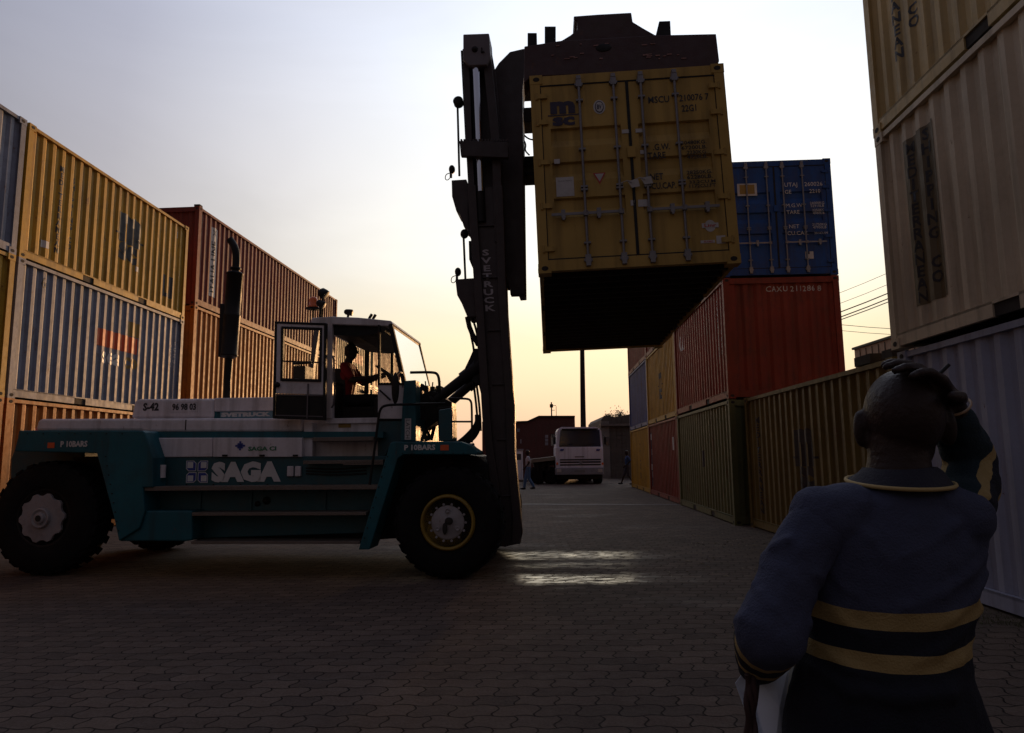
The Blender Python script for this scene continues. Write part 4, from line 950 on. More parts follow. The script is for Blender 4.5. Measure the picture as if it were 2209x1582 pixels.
# chain along the back edge
mb = MB()
for k in range(60):
    t = k / 59; q = tp(996 + 10 * t, 112 + 200 * t, .95); mb.box((q.x - .012, .93, q.z - .008), (q.x + .02, .99, q.z + .008))
mb.build('lift_chain', BLKP, mast)
mb = MB(); tpr(mb, [(999, 74), (1055, 72), (1058, 122), (1050, 140), (1012, 142), (999, 128)], .74, 1.1); mb.build('mast_head', MASTG, mast, bevel=.012)
mb = MB(); q = tp(1024, 106, .73); mb.lathe(q, (0, 1, 0), [(-.02, .001), (-.02, .03), (.0, .03), (.0, .045), (.02, .045)], 12); mb.box((q.x + .09, .72, q.z - .06), (q.x + .11, .75, q.z + .01)); mb.box((q.x + .09, .72, q.z - .06), (q.x + .14, .75, q.z - .045)); mb.build('head_bolt', BLKP, mast)
mb = MB(); mb.cyl(tp(1027, 140, .83), tp(1037, 414, .83), .058, .044, n=24); mb.build('lift_cylinder', CHROME, mast)
mb = MB(); mb.cyl(tp(1036, 405, .86), tp(1039, 480, .86), .062, n=20); mb.build('lift_cylinder', BLKP, mast)
mb = MB(); tpr(mb, [(991, 304), (1096, 306), (1096, 340), (994, 336)], .72, .80)
for k in range(16): a = tp(993 + 6.5 * k, 300, .73); b = tp(997 + 6.5 * k, 305, .73); mb.box((a.x, .73, b.z), (b.x, .79, a.z))
mb.build('cross_member', MAST, mast, bevel=.004)
def crossbar(px, py, w, h, nm='cross_member'):
    q = tp(px, py, .9); mb = MB(); mb.box((q.x - w / 2, .9, q.z - h / 2), (q.x + w / 2, 2.5, q.z + h / 2)); mb.build(nm, MAST, mast, bevel=.006)
crossbar(1028, 108, .24, .30); crossbar(1020, 470, .16, .4); crossbar(1068, 900, .16, .3); crossbar(1085, 1120, .2, .3); crossbar(1045, 660, .14, .3)
twrite('', (1041, 538, 1064, 672), .855, mat('dull_grey_lettering', (0.42, 0.38, 0.40), rough=.6, dirt=.3), mast, shear=-.055, bm=stacked('SVETRUCK', 1.0, .98))
# brackets with lamps on the back of the mast
for pts_, lx, ly in (([(974, 389), (1006, 387), (1016, 420), (1016, 500), (1000, 488), (992, 462), (984, 455), (975, 424)], 975, 366), ([(982, 603), (1022, 600), (1028, 620), (1030, 683), (1008, 684), (996, 655), (986, 637)], 988, 587)):
    mb = MB(); tpr(mb, pts_, .9, 1.35); br_ = mb.build('mast_bracket', MAST, mast, bevel=.006)
    mb = MB(); q = tp(lx, ly, .95); mb.ell(q, (.045, .06, .062)); mb.box((q.x - .03, .93, q.z - .12), (q.x + .0, .97, q.z - .03)); mb.build('work_lamp', BLKP, br_)
    mb = MB(); mb.tube([q + Vector((-.03, 0, -.05)), q + Vector((-.09, 0, -.07)), q + Vector((-.10, 0, -.14)), q + Vector((-.06, 0, -.16)), q + Vector((-.02, 0, -.11))], .006, 6, 2); mb.build('lamp_cable', rubber, br_)
for a in (((987, 225, 1.1), (991, 380, 1.1)), ((1000, 510, 1.1), (1004, 603, 1.1)), ((1010, 683, 1.1), (1014, 715, 1.1), (1024, 760, 1.1), (1020, 800, 1.1)), ((1018, 683, 1.1), (1030, 720, 1.1), (1034, 770, 1.1)), ((1020, 815, 1.1), (1027, 870, 1.1), (1030, 905, 1.1)), ((1026, 815, 1.1), (1035, 880, 1.1), (1037, 930, 1.1))):
    ttube('hydraulic_hose', a, .016, rubber, mast, 2)
ttube('hydraulic_hose', [(1008, 684, 1.1), (1014, 712, 1.1), (1032, 745, 1.1)], .035, rubber, mast, 1)
for dx in (0, 5, 10):
    ttube('hydraulic_hose', [(1033 - dx * .4, 895, 1.0), (1034 - dx * .5, 925 - dx, 1.0), (1020 - dx, 948 - dx, 1.0), (1000 - dx, 958 - dx * .3, 1.0), (975, 962, 1.0)], .03, rubber, mast, 2)
mb = MB(); q = tp(1000, 500, 1.08); mb.ell(tp(1002, 505, 1.1), (.06, .05, .07)); mb.build('chain_anchor', BLKP, mast); mb = MB(); mb.lathe(tp(988, 218, 1.05), (0, 1, 0), [(0, .02), (0, .075), (.02, .06), (.06, .06), (.08, .075), (.08, .02)], 20); mb.build('chain_pulley', BLKP, mast)
mb = MB(); tpr(mb, [(1011, 520), (1017, 520), (1022, 580), (1018, 575), (1012, 560)], 1.0, 1.2); mb.build('hose_guide', BLKP, mast)
# carriage and side arm
mb = MB(); tpr(mb, [(1067, 150), (1076, 136), (1100, 112), (1130, 105), (1136, 108), (1127, 195), (1129, 400), (1132, 635), (1101, 636), (1099, 617), (1080, 560)], 1.15, 1.30)
tpr(mb, [(1100, 112), (1130, 105), (1136, 108), (1127, 195), (1129, 400), (1132, 635), (1118, 636)], 1.30, 1.7); mb.build('carriage', MAST, mast, bevel=.008)
mb = MB(); tpr(mb, [(1067, 150), (1076, 136), (1100, 112), (1130, 105), (1136, 108), (1127, 195), (1129, 400), (1132, 635), (1101, 636), (1099, 617), (1080, 560)], 2.2, 2.35); mb.build('carriage', MAST, mast, bevel=.008)
for y0, y1 in ((112, 190), (233, 262), (338, 358), (372, 378)):
    mb = MB(); a, b = tp(1122, y0, 1.6), tp(1152, y1, 1.6); mb.box((a.x, 1.6, b.z), (b.x, 2.0, a.z)); mb.build('side_arm', BLKP, mast, bevel=.006)
ttube('hydraulic_hose', [(1128, 300, 1.6), (1135, 312, 1.6), (1132, 325, 1.6), (1142, 335, 1.6)], .012, rubber, mast, 2); ttube('hydraulic_hose', [(1128, 290, 1.6), (1140, 300, 1.6), (1150, 302, 1.6)], .012, rubber, mast, 2)
mb = MB(); q = tp(1022, 967, .4); mb.lathe(q - Vector((.10, 0, 0)), (1, 0, 0.0), [(0, .03), (.05, .06), (.1, .065), (.105, .06)], 16); mb.build('headlight', MASTG, truck)
mb = MB(); tpr(mb, [(1008, 958), (1014, 956), (1031, 972), (1028, 977), (1020, 972)], .30, .32); mb.build('headlight_lens', WHT, truck)  # reflection on the lens put in as plain white colour

# spreader above the container (a tool carried by the mast)
SPR = mat('dark_red_spreader_paint', (0.055, 0.022, 0.022), rough=0.6, dirt=0.5, streak=0.4, rust=0.3, bump=0.3)
spreader = empty('spreader', (0, 0, 0)); spreader.parent = truck
spreader.matrix_parent_inverse = Matrix()
inv = (Matrix.Translation(TO) @ Matrix.Rotation(TYAW, 4, 'Z')).inverted()
HM = Matrix.Translation(Vector(HC)) @ (Matrix.Rotation(HYAW, 3, 'Z') @ Matrix.Rotation(HTX, 3, 'X') @ Matrix.Rotation(HTY, 3, 'Y')).to_4x4()
sm_ = inv @ HM; spreader.matrix_local = sm_
HMi = HM.inverted()
def hp(px, py, y=0.0):
    """photo pixel -> hanging container coordinates on its cross plane y"""
    o = HMi @ CAMP; d = HMi.to_3x3() @ ray(px, py); k = (y - o.y) / d.y; return o + d * k
def hpr(mb, poly, y0, y1):
    mb.prism([((q := hp(x, y, y0)).x, q.z) for x, y in poly], y0, y1)
mb = MB()
endp = [(1130, 180), (1131, 100), (1208, 88), (1413, 76), (1545, 73), (1552, 132), (1530, 150), (1170, 164), (1146, 166)]
hpr(mb, endp, .03, .34); mb.build('end_beam', SPR, spreader, bevel=.01)
mb = MB(); hpr(mb, [(1140, 150), (1140, 108), (1545, 92), (1548, 140)], 5.65, 5.95); mb.build('end_beam', SPR, spreader, bevel=.01)
mb = MB(); hump = [(1160, 112), (1200, 92), (1214, 86), (1230, 76), (1246, 64), (1245, 46), (1240, 43), (1237, 35), (1290, 31), (1362, 27), (1365, 47), (1388, 61), (1413, 75), (1500, 90), (1500, 118)]
hpr(mb, hump, .20, 1.1); mb.build('centre_head', SPR, spreader, bevel=.012)
mb = MB(); a = hp(1290, 110, .34); mb.box((a.x - .45, .34, CH + .12), (a.x + .45, 5.7, CH + .42)); mb.build('main_beam', SPR, spreader, bevel=.01)
for poly in ([(1138, 100), (1138, 71), (1158, 71), (1158, 100)], [(1175, 96), (1175, 57), (1199, 57), (1199, 95)], [(1413, 84), (1422, 46), (1446, 45), (1448, 84)]):
    mb = MB(); hpr(mb, poly, .06, .30); mb.build('twistlock_housing', BLKP, spreader, bevel=.006)
mb = MB(); q = hp(1302, 103, .026); mb.ell(q, (.10, .012, .055)); mb.build('lifting_slot', rubber, spreader)
mb = MB(); random.seed(3)
for k in range(22):
    q = hp(random.uniform(1180, 1480), random.choice((98, 118, 122, 126)) + random.uniform(-3, 3), .027); w = random.uniform(.02, .07); mb.box((q.x, .022, q.z), (q.x + w, .029, q.z + random.uniform(.008, .018)))
pc = mb.build('chipped_paint', mat('chipped_primer', (.30, .16, .14), rough=.7), spreader); pc['kind'] = 'stuff'
mb = MB()
for x in (.08, CW - .08):
    for y in (.09, 5.97): mb.cyl((x, y, CH - .02), (x, y, CH + .14), .035, n=10)
mb.build('twistlocks', BLKP, spreader)
mb = MB(); q0 = inv @ (HM @ Vector((.05, 2.9, CH + .2))); q1 = tp(1128, 150, 1.9); mb.box((q1.x - .1, 1.75, q1.z - .15), (q0.x + .5, 2.15, q1.z + .15)); mb.build('support_arm', MAST, mast, bevel=.01)

# small fittings on the forklift body
def bolts(pts, v, r=.012, nm='bolt_row', m_=BLKP):
    mb = MB()
    for x, y in pts: q = tp(x, y, v); mb.cyl((q.x, v + .004, q.z), (q.x, v - .010, q.z), r, n=6, smooth=False)
    mb.build(nm, m_, truck)
bolts([(345 + k * 58, 1046) for k in range(8)], .28); bolts([(330 + k * 30, 1060) for k in range(15)], .34, .009); bolts([(868 + k * 22, 978) for k in range(7)], -.03, .007)
bolts([(836 - k * 6.2, 985 + k * 22) for k in range(9)], -.03, .008); bolts([(228 + k * 3.5, 985 + k * 20) for k in range(9)], .0, .008); bolts([(60 + k * 34, 936) for k in range(7)], .0, .007)
for x in (400,): mb = MB(); a, b = tp(x, 906, .395), tp(x + .7, 928, .395); mb.box((a.x, .394, b.z), (b.x, .402, a.z)); mb.build('panel_gap', BLKP, truck)
for x in (480, 560, 632):
    mb = MB(); a, b = tp(x, 981, .235), tp(x + 10, 985, .235); mb.box((a.x, .225, b.z), (b.x, .247, a.z)); mb.build('hatch_latch', BLKP, truck)
mb = MB(); a, b = tp(569, 1072, .33), tp(581, 1088, .33); mb.lathe(((a.x + b.x) / 2, .345, (a.z + b.z) / 2), (0, -1, 0), [(0, .05), (.02, .05), (.025, .035), (.05, .03), (.05, .001)], 18); mb.lathe(((a.x + b.x) / 2 - .12, .345, (a.z + b.z) / 2 - .04), (0, -1, 0), [(0, .035), (.02, .035), (.03, .001)], 14); mb.build('filler_cap', BLKP, truck)
mb = MB()
for k in range(3): mb.tube([tp(660, 1010 + 6 * k, .27), tp(720, 1013 + 6 * k, .25), tp(790, 1008 + 7 * k, .27)], .010, 6, 2)
mb.build('side_hoses', rubber, truck)
for x in (340, 430, 540, 700): mb = MB(); a, b = tp(x, 1056, .33), tp(x + 3, 1102, .33); mb.box((a.x, .32, b.z), (b.x, .342, a.z)); mb.build('beam_rib', TEALD, truck)
# ================================================================ people
SKIN = mat('dark_brown_skin', (0.026, 0.014, 0.011), rough=0.5, bump=0.35, bscale=70, var=.15, spec=.25)
def cloth(name, col, stripes=None, cut=None):
    M = mat(name, col, rough=0.85, bump=0.5, bscale=220, var=.12, spec=.25)
    n0, l0 = M.node_tree.nodes, M.node_tree.links
    if 'folds' not in n0:      # creases pressed into the cloth
        tcx = n0.new('ShaderNodeTexCoord'); mpx = n0.new('ShaderNodeMapping'); mpx.inputs['Rotation'].default_value = (.3, .5, .2); mpx.inputs['Scale'].default_value = (1, 1, 2.1); l0.new(tcx.outputs['Object'], mpx.inputs[0])
        fx_ = n0.new('ShaderNodeTexNoise'); fx_.noise_type = 'RIDGED_MULTIFRACTAL'; fx_.name = 'folds'; fx_.inputs['Scale'].default_value = 4.5; fx_.inputs['Detail'].default_value = 2.5; fx_.inputs['Distortion'].default_value = .6; l0.new(mpx.outputs[0], fx_.inputs[0])
        bx = n0.new('ShaderNodeBump'); bx.inputs['Strength'].default_value = .75; bx.inputs['Distance'].default_value = .018; l0.new(fx_.outputs[0], bx.inputs['Height'])
        old = [q for q in n0 if q.bl_idname == 'ShaderNodeBump' and q != bx][0]; l0.new(bx.outputs[0], old.inputs['Normal'])
    if stripes:      # list of (lo, hi, colour) along an axis given as (vec, offset, sag centre x)
        n, l = M.node_tree.nodes, M.node_tree.links; b = n['Principled BSDF']; src = b.inputs['Base Color'].links[0].from_socket
        vec, off, sagx, sag = stripes[0]
        t = n.new('ShaderNodeTexCoord'); d = n.new('ShaderNodeVectorMath'); d.operation = 'DOT_PRODUCT'; l.new(t.outputs['Object'], d.inputs[0]); d.inputs[1].default_value = vec
        val = d.outputs['Value']
        def mth(op, a, c, e=None):
            x = n.new('ShaderNodeMath'); x.operation = op
            for i, v in enumerate((a, c, e)):
                if v is None: continue
                if isinstance(v, (int, float)): x.inputs[i].default_value = v
                else: l.new(v, x.inputs[i])
            return x.outputs[0]
        nzz = n.new('ShaderNodeTexNoise'); nzz.inputs['Scale'].default_value = 7; l.new(t.outputs['Object'], nzz.inputs[0])
        val = mth('ADD', mth('SUBTRACT', val, off), mth('MULTIPLY_ADD', nzz.outputs[0], .012, -.006))
        if sag:
            s = n.new('ShaderNodeSeparateXYZ'); l.new(t.outputs['Object'], s.inputs[0]); q = mth('DIVIDE', mth('SUBTRACT', s.outputs[0], sagx), .2)
            val = mth('ADD', val, mth('MULTIPLY_ADD', mth('MULTIPLY', q, q), -sag, sag))
        cur = src
        for lo, hi, c in stripes[1:]:
            f = mth('MULTIPLY', mth('GREATER_THAN', val, lo), mth('LESS_THAN', val, hi)); x = n.new('ShaderNodeMix'); x.data_type = 'RGBA'; l.new(f, x.inputs[0]); l.new(cur, x.inputs[6]); x.inputs[7].default_value = (*c, 1); cur = x.outputs[2]
        l.new(cur, b.inputs['Base Color'])
    return M
def blob(mb, name, m_, parent, voxel, smooth=6, disp=0.0, dscale=.12):
    o = mb.build(name, m_, parent)
    r = o.modifiers.new('skin', 'REMESH'); r.mode = 'VOXEL'; r.voxel_size = voxel; r.use_smooth_shade = True
    s = o.modifiers.new('smooth', 'SMOOTH'); s.factor = .5; s.iterations = smooth
    if disp:
        tx = bpy.data.textures.new(name, 'CLOUDS'); tx.noise_scale = dscale; tx.noise_depth = 3
        d = o.modifiers.new('folds', 'DISPLACE'); d.texture = tx; d.strength = disp; d.mid_level = .5; d.texture_coords = 'LOCAL'
    return o
def hand(mb, wrist, palm, fdir, nrm, k=1.0, curl=.5, side=1):
    """palm from wrist to palm point; four fingers along fdir curling against nrm, thumb from the side"""
    wrist, palm, fdir, nrm = Vector(wrist), Vector(palm), Vector(fdir).normalized(), Vector(nrm).normalized()
    lat = fdir.cross(nrm).normalized() * side
    kn = palm + fdir * .028 * k
    for t in range(4):
        b = kn + lat * (.030 - .020 * t) * k
        mb.capsule(wrist.lerp(palm, .25) + lat * (.012 - .008 * t) * k, .014 * k, b, .0115 * k, 8)
        L3 = [.040, .027, .020]; q = b; d = (fdir + lat * (.10 - .07 * t)).normalized(); rr = .0098 * k
        sc = (.90, 1.05, 1.0, .78)[t]
        for s_ in L3:
            e = q + d * s_ * sc * k; mb.capsule(q, rr, e, rr * .9, 8); rr *= .9; q = e; d = (d - nrm * curl).normalized()
    tb = wrist.lerp(palm, .35) + lat * .028 * k; te = tb + (lat * .6 + fdir * .7).normalized() * .036 * k; mb.capsule(tb, .014 * k, te, .0115 * k, 8); mb.capsule(te, .0112 * k, te + (fdir + lat * .25 - nrm * curl * .6).normalized() * .030 * k, .009 * k, 8)
def loft(mb, secs, n=24):
    """secs: (x, y, z, rx, ry)"""
    mb.rings([[(x + rx * math.cos(2 * math.pi * i / n), y + ry * math.sin(2 * math.pi * i / n), z) for i in range(n)] for x, y, z, rx, ry in secs])

# ---- man in the foreground, seen from behind
D = 1.50
gx = at(1935, 1500, D).x
man = empty('person', (gx, D + .02, 0), label='bald foreground man seen from behind, striped navy shirt, one hand on head', cat='person')
def mp(px, py, Y=D): return at(px, py, Y) - Vector((gx, D + .02, 0))
secs_px = [(1030, 1885, 2012, .062), (1042, 1862, 2040, .070), (1056, 1822, 2072, .080), (1074, 1772, 2108, .092), (1100, 1738, 2138, .104), (1150, 1726, 2150, .118), (1210, 1738, 2138, .124), (1290, 1750, 2124, .122), (1370, 1752, 2112, .118), (1430, 1742, 2108, .122), (1465, 1735, 2112, .128), (1520, 1722, 2135, .132), (1600, 1706, 2165, .138), (1680, 1712, 2165, .135)]
def tor(k=1.0):
    out_ = []
    for py, a, b, ry in secs_px:
        A, B = mp(a, py), mp(b, py); out_.append(((A.x + B.x) / 2, .02, (A.z + B.z) / 2, (B.x - A.x) / 2 * k, ry * k))
    return out_
mb = MB(); loft(mb, tor(.90))
hc = mp(1950, 903, D + .02); yawm = Matrix.Rotation(R(-17), 3, 'Z')
mb.ell(hc + Vector((0, 0, .010)), (.079, .096, .098), yawm, 24, 16)
def hd(x, y, z): return hc + yawm @ Vector((x, y, z))
mb.ell(hd(0, .025, -.050), (.062, .075, .075), yawm); mb.ell(hd(0, .055, -.082), (.038, .04, .032), yawm)
mb.ell(hd(0, .098, -.022), (.012, .018, .026), yawm); mb.ell(hd(0, .088, -.062), (.022, .014, .010), yawm); mb.ell(hd(0, .082, .018), (.050, .014, .012), yawm)
for s in (-1, 1):
    mb.ell(hd(.086 * s, .010, -.020), (.015, .022, .042), yawm @ Matrix.Rotation(R(18 * s), 3, 'Z')); mb.ell(hd(.080 * s, .012, -.045), (.009, .012, .014), yawm); mb.ell(hd(.045 * s, .075, -.03), (.025, .02, .022), yawm)
    mb.ell(hd(.03 * s, .086, .0), (.013, .008, .009), yawm)
mb.rings([[mp(1938, y_, D + .02) + Vector((r_ * math.cos(t), .0 + r_ * 1.05 * math.sin(t), 0)) for t in [i * 2 * math.pi / 20 for i in range(20)]] for y_, r_ in ((940, .060), (985, .060), (1015, .064), (1050, .075))])
# arms under the sleeves
Ls, Le, Lw = mp(1742, 1125), mp(1662, 1365, D - .03), mp(1628, 1445, D + .17)
Rs, Re, Rw = mp(2086, 1118), mp(2094, 1008, D + .10), mp(2050, 866, D + .02)
mb.capsule(Ls + Vector((.01, 0, -.02)), .044, Le, .040); mb.capsule(Le, .045, Lw, .028); mb.capsule(Rs + Vector((-.01, 0, -.02)), .044, Re, .040); mb.capsule(Re, .044, Rw, .027)
pr = mp(2024, 824, D - .02); hand(mb, Rw, pr, (mp(1975, 792, D - .05) - pr), Vector((.35, -.35, 1)), 1.2, .42, -1)
pl = mp(1634, 1482, D + .21); hand(mb, Lw, pl, Vector((.15, .1, -1)), Vector((-1, .2, -.1)), 1.0, .6, 1)
# legs down to the ground
hipz = tor()[-1][2]
for s in (-1, 1):
    mb.capsule((.095 * s, .02, hipz - .02), .085, (.11 * s, .03, .44), .055); mb.capsule((.11 * s, .03, .44), .055, (.115 * s, .0, .07), .035); mb.capsule((.115 * s, .0, .04), .035, (.125 * s, .17, .035), .03)
bodyo = blob(mb, 'body', SKIN, man, .0055, 3)
NV = (0.052, 0.058, 0.098); YB_ = (0.33, 0.23, 0.09); DK = (0.012, 0.013, 0.020)
zb = lambda py: mp(1940, py, D - .11).z
SHIRT = cloth('navy_striped_knit', NV, [((0, 0, 1), 0.0, 0.0, .022), (zb(1348), zb(1308), YB_), (zb(1402), zb(1348), DK), (zb(1440), zb(1402), YB_), (-9, zb(1440), DK)])
mb = MB(); loft(mb, tor(1.0)[2:]); mb.capsule(mp(1775, 1118), .07, mp(1830, 1100), .06); mb.capsule(mp(2070, 1118), .066, mp(2030, 1100), .06)
T_ = tor(1.0)
def back(px, py, depth=.008):
    q = mp(px, py); s_ = min(T_, key=lambda t: abs(t[2] - q.z)); u = max(-.97, min(.97, (q.x - s_[0]) / s_[3])); k_ = math.sqrt(1 - u * u)
    return Vector((s_[0] + u * (s_[3] - depth), .02 - k_ * (s_[4] - depth), q.z))
for ln, r_ in (([(2112, 1190), (2060, 1222), (1990, 1262), (1910, 1290)], .017), ([(2120, 1235), (2070, 1275), (2010, 1318), (1960, 1335)], .015), ([(1760, 1200), (1800, 1260), (1860, 1300)], .015), ([(1755, 1260), (1800, 1330), (1850, 1370)], .016),
               ([(2080, 1105), (2020, 1125), (1960, 1170), (1900, 1190)], .013), ([(1790, 1110), (1840, 1150), (1880, 1210)], .013), ([(2110, 1310), (2050, 1345), (1975, 1385), (1930, 1400)], .018), ([(2105, 1372), (2040, 1405), (1960, 1440)], .018),
               ([(1752, 1390), (1800, 1425), (1880, 1445)], .020), ([(1750, 1440), (1800, 1470), (1900, 1478), (2000, 1470), (2105, 1440)], .022), ([(1830, 1345), (1880, 1395)], .014), ([(1990, 1400), (2060, 1440), (2100, 1420)], .014), ([(2000, 1160), (2060, 1180), (2120, 1160)], .012)):
    P_ = [back(x_, y_) for x_, y_ in ln]
    for i_, (a_, b_) in enumerate(zip(P_, P_[1:])): mb.capsule(a_, r_ * (1 if i_ else .75), b_, r_ * (.7 if i_ == len(P_) - 2 else 1), 10)
shirt = blob(mb, 'shirt', SHIRT, man, .006, 6, .014, .09)
dL = (Lw - Le).normalized(); dR = (Rw - Re).normalized()
mL = cloth('navy_left_sleeve', NV, [(tuple(dL), Le.dot(dL), 0, 0), (.035, .062, YB_), (.062, .105, DK), (.105, .125, YB_), (.125, 9, DK)])
mR = cloth('navy_right_sleeve', NV, [(tuple(dR), Re.dot(dR), 0, 0), (-.035, -.018, YB_), (-.018, .030, DK), (.030, .050, YB_), (.050, 9, (0.012, 0.025, 0.032))])
mb = MB(); mb.capsule(Ls + Vector((.02, .0, -.01)), .064, Ls.lerp(Le, .5) + Vector((-.004, 0, 0)), .060); mb.capsule(Ls.lerp(Le, .5), .060, Le, .070); mb.capsule(Le, .070, Le.lerp(Lw, .55), .058); mb.capsule(Le.lerp(Lw, .55), .058, Le.lerp(Lw, .86), .042)
def crease(a, b, t, r, rc, tilt, a0=0, a1=4.2):
    c = a.lerp(b, t); d = (b - a).normalized(); e = d.orthogonal().normalized(); f = d.cross(e); P_ = [c + (e * math.cos(w) + f * math.sin(w)) * r + d * tilt * math.sin(w) for w in [a0 + (a1 - a0) * i_ / 8 for i_ in range(9)]]
    for p0, p1 in zip(P_, P_[1:]): mb.capsule(p0, rc, p1, rc, 8)
for t_, r_, tl, a0 in ((.25, .052, .05, 0), (.45, .050, -.04, 2), (.62, .053, .05, 1), (.78, .056, -.03, 3), (.92, .060, .03, .5)): crease(Ls, Le, t_, r_, .014, tl, a0, a0 + 4)
for t_, r_ in ((.25, .050), (.5, .044)): crease(Le, Lw, t_, r_, .013, .02, 1, 6)
sl = blob(mb, 'sleeve', mL, man, .006, 5, .014, .07)
mb = MB(); mb.capsule(Rs + Vector((-.02, 0, .0)), .062, Rs.lerp(Re, .6), .058); mb.capsule(Rs.lerp(Re, .6), .060, Re, .056); mb.capsule(Re, .056, Re.lerp(Rw, .40), .050); mb.capsule(Re.lerp(Rw, .40), .048, Re.lerp(Rw, .72), .040)
for t_, r_, tl, a0 in ((.3, .050, .03, 0), (.6, .047, -.03, 2), (.85, .045, .02, 1)): crease(Rs, Re, t_, r_, .013, tl, a0, a0 + 4)
for t_, r_ in ((.2, .044), (.42, .040), (.62, .036)): crease(Re, Rw, t_, r_, .011, .02, 1, 6)
sl = blob(mb, 'sleeve', mR, man, .006, 5, .014, .06)
# collar with its yellow edge
mb = MB(); c0 = tor()[0]
def cring(py, hw, hd_, lift, cx=1940):
    c_ = mp(cx, py, D + .03); return [c_ + Vector((hw * math.cos(t), hd_ * math.sin(t), lift * math.sin(t))) for t in [i * 2 * math.pi / 40 for i in range(40)]]
mb.rings([cring(1008, .071, .072, .0), cring(1018, .082, .082, -.004), cring(1038, .101, .098, .012), cring(1044, .104, .101, .012), cring(1030, .085, .083, 0)], caps=False)
mb.build('collar', mat('dark_navy_collar', (0.012, 0.012, 0.022), rough=.8, bump=.4, bscale=200), shirt)
mb = MB(); rr_ = cring(1040, .105, .102, .012); mb.tube(rr_ + [rr_[0]], .0045, 6); mb.build('collar_edge', mat('yellow_collar_edge', (0.42, 0.30, 0.12), rough=.8), shirt)
mb = MB(); q = Re.lerp(Rw, .93); a = dR.orthogonal().normalized(); b_ = dR.cross(a); pts = [q + (a * math.cos(t) + b_ * math.sin(t)) * .036 for t in [i * 2 * math.pi / 24 for i in range(25)]]; mb.tube(pts, .003, 6); mb.build('bracelet', mat('tan_bracelet', (0.35, 0.22, 0.12), rough=.5), man)
mb = MB(); loft(mb, tor(.985)[10:] + [(.0, .02, hipz - .10, .20, .13), (.0, .02, hipz - .16, .17, .11)])
for s in (-1, 1):
    mb.capsule((.10 * s, .02, hipz - .02), .105, (.115 * s, .03, .44), .080); mb.capsule((.115 * s, .03, .44), .080, (.12 * s, .01, .12), .075)
blob(mb, 'trousers', cloth('dark_navy_trousers', (0.010, 0.011, 0.020)), man, .010, 6, .012, .12)
for s in (-1, 1):
    mb = MB(); mb.ell((.12 * s, .07, .045), (.05, .145, .045)); mb.box((.12 * s - .045, -.06, .0), (.12 * s + .045, .20, .02)); blob(mb, 'shoe', BLKP, man, .006, 4)
# papers in his lowered hand
papers = empty('paper_sheets', mp(1660, 1480, D + .2) + man.location, label='loose pale paper sheets held low in the hand of the foreground man', cat='papers')
PW1 = mat('bluish_paper', (0.80, 0.84, 0.92), rough=.7, var=.06); PW2 = mat('cream_paper', (0.80, 0.77, 0.62), rough=.7, var=.05)
def sheet(pts, m_, Y, t=.0008, bend=.02):
    mb = MB(); P_ = [at(x, y, Y - .06 + dy + (1500 - y) / 150 * .07) - papers.location for x, y, dy in pts]; n = len(P_); c_ = sum(P_, Vector()) / n + Vector((0, -bend, 0))
    vs = P_ + [c_] + [p + Vector((0, t, 0)) for p in P_] + [c_ + Vector((0, t, 0))]
    f = [(i, (i + 1) % n, n) for i in range(n)] + [(n + 1 + (i + 1) % n, n + 1 + i, 2 * n + 1) for i in range(n)] + [(i, n + 1 + i, n + 1 + (i + 1) % n, (i + 1) % n) for i in range(n)]
    mb.add(vs, f); return mb.build('sheet', m_, papers)
sheet([(1709, 1402, 0), (1727, 1392, 0), (1741, 1393, .01), (1743, 1470, .02), (1722, 1540, .02), (1706, 1650, .03), (1690, 1655, .02), (1697, 1500, 0)], PW2, D + .16)
sheet([(1640, 1470, 0), (1668, 1430, 0), (1709, 1401, .01), (1703, 1520, .02), (1694, 1650, .04), (1668, 1650, .03), (1634, 1535, .01)], PW1, D + .18)
sheet([(1586, 1474, 0), (1600, 1455, 0), (1645, 1468, .01), (1688, 1470, .02), (1690, 1600, .03), (1660, 1680, .04), (1632, 1600, .02), (1606, 1530, 0)], PW1, D + .21, bend=-.02)
strap = empty('hanging_cord', mp(1620, 1460, D + .1) + man.location, label='dark twisted cord hanging from the lowered hand in front of the papers', cat='cord')
for k, dx in enumerate((0, 8, 15)):
    mb = MB(); mb.tube([at(1612 + dx + 3 * math.sin(j * 1.3 + k * 2), 1455 + j * 16, D + .04 + .006 * math.sin(j + k)) - strap.location for j in range(13)], .0062, 8, 1); mb.build('strand', mat('dark_red_brown_cord', (0.035, 0.014, 0.012), rough=.8), strap)
pen = empty('pen', mp(2036, 802, D) + man.location, label='dark pen sticking out of the hand on the head of the foreground man', cat='pen')
mb = MB(); mb.tube([at(2018, 815, D) - pen.location, at(2047, 787, D) - pen.location], .0042, 8); mb.build('barrel', BLKP, pen)

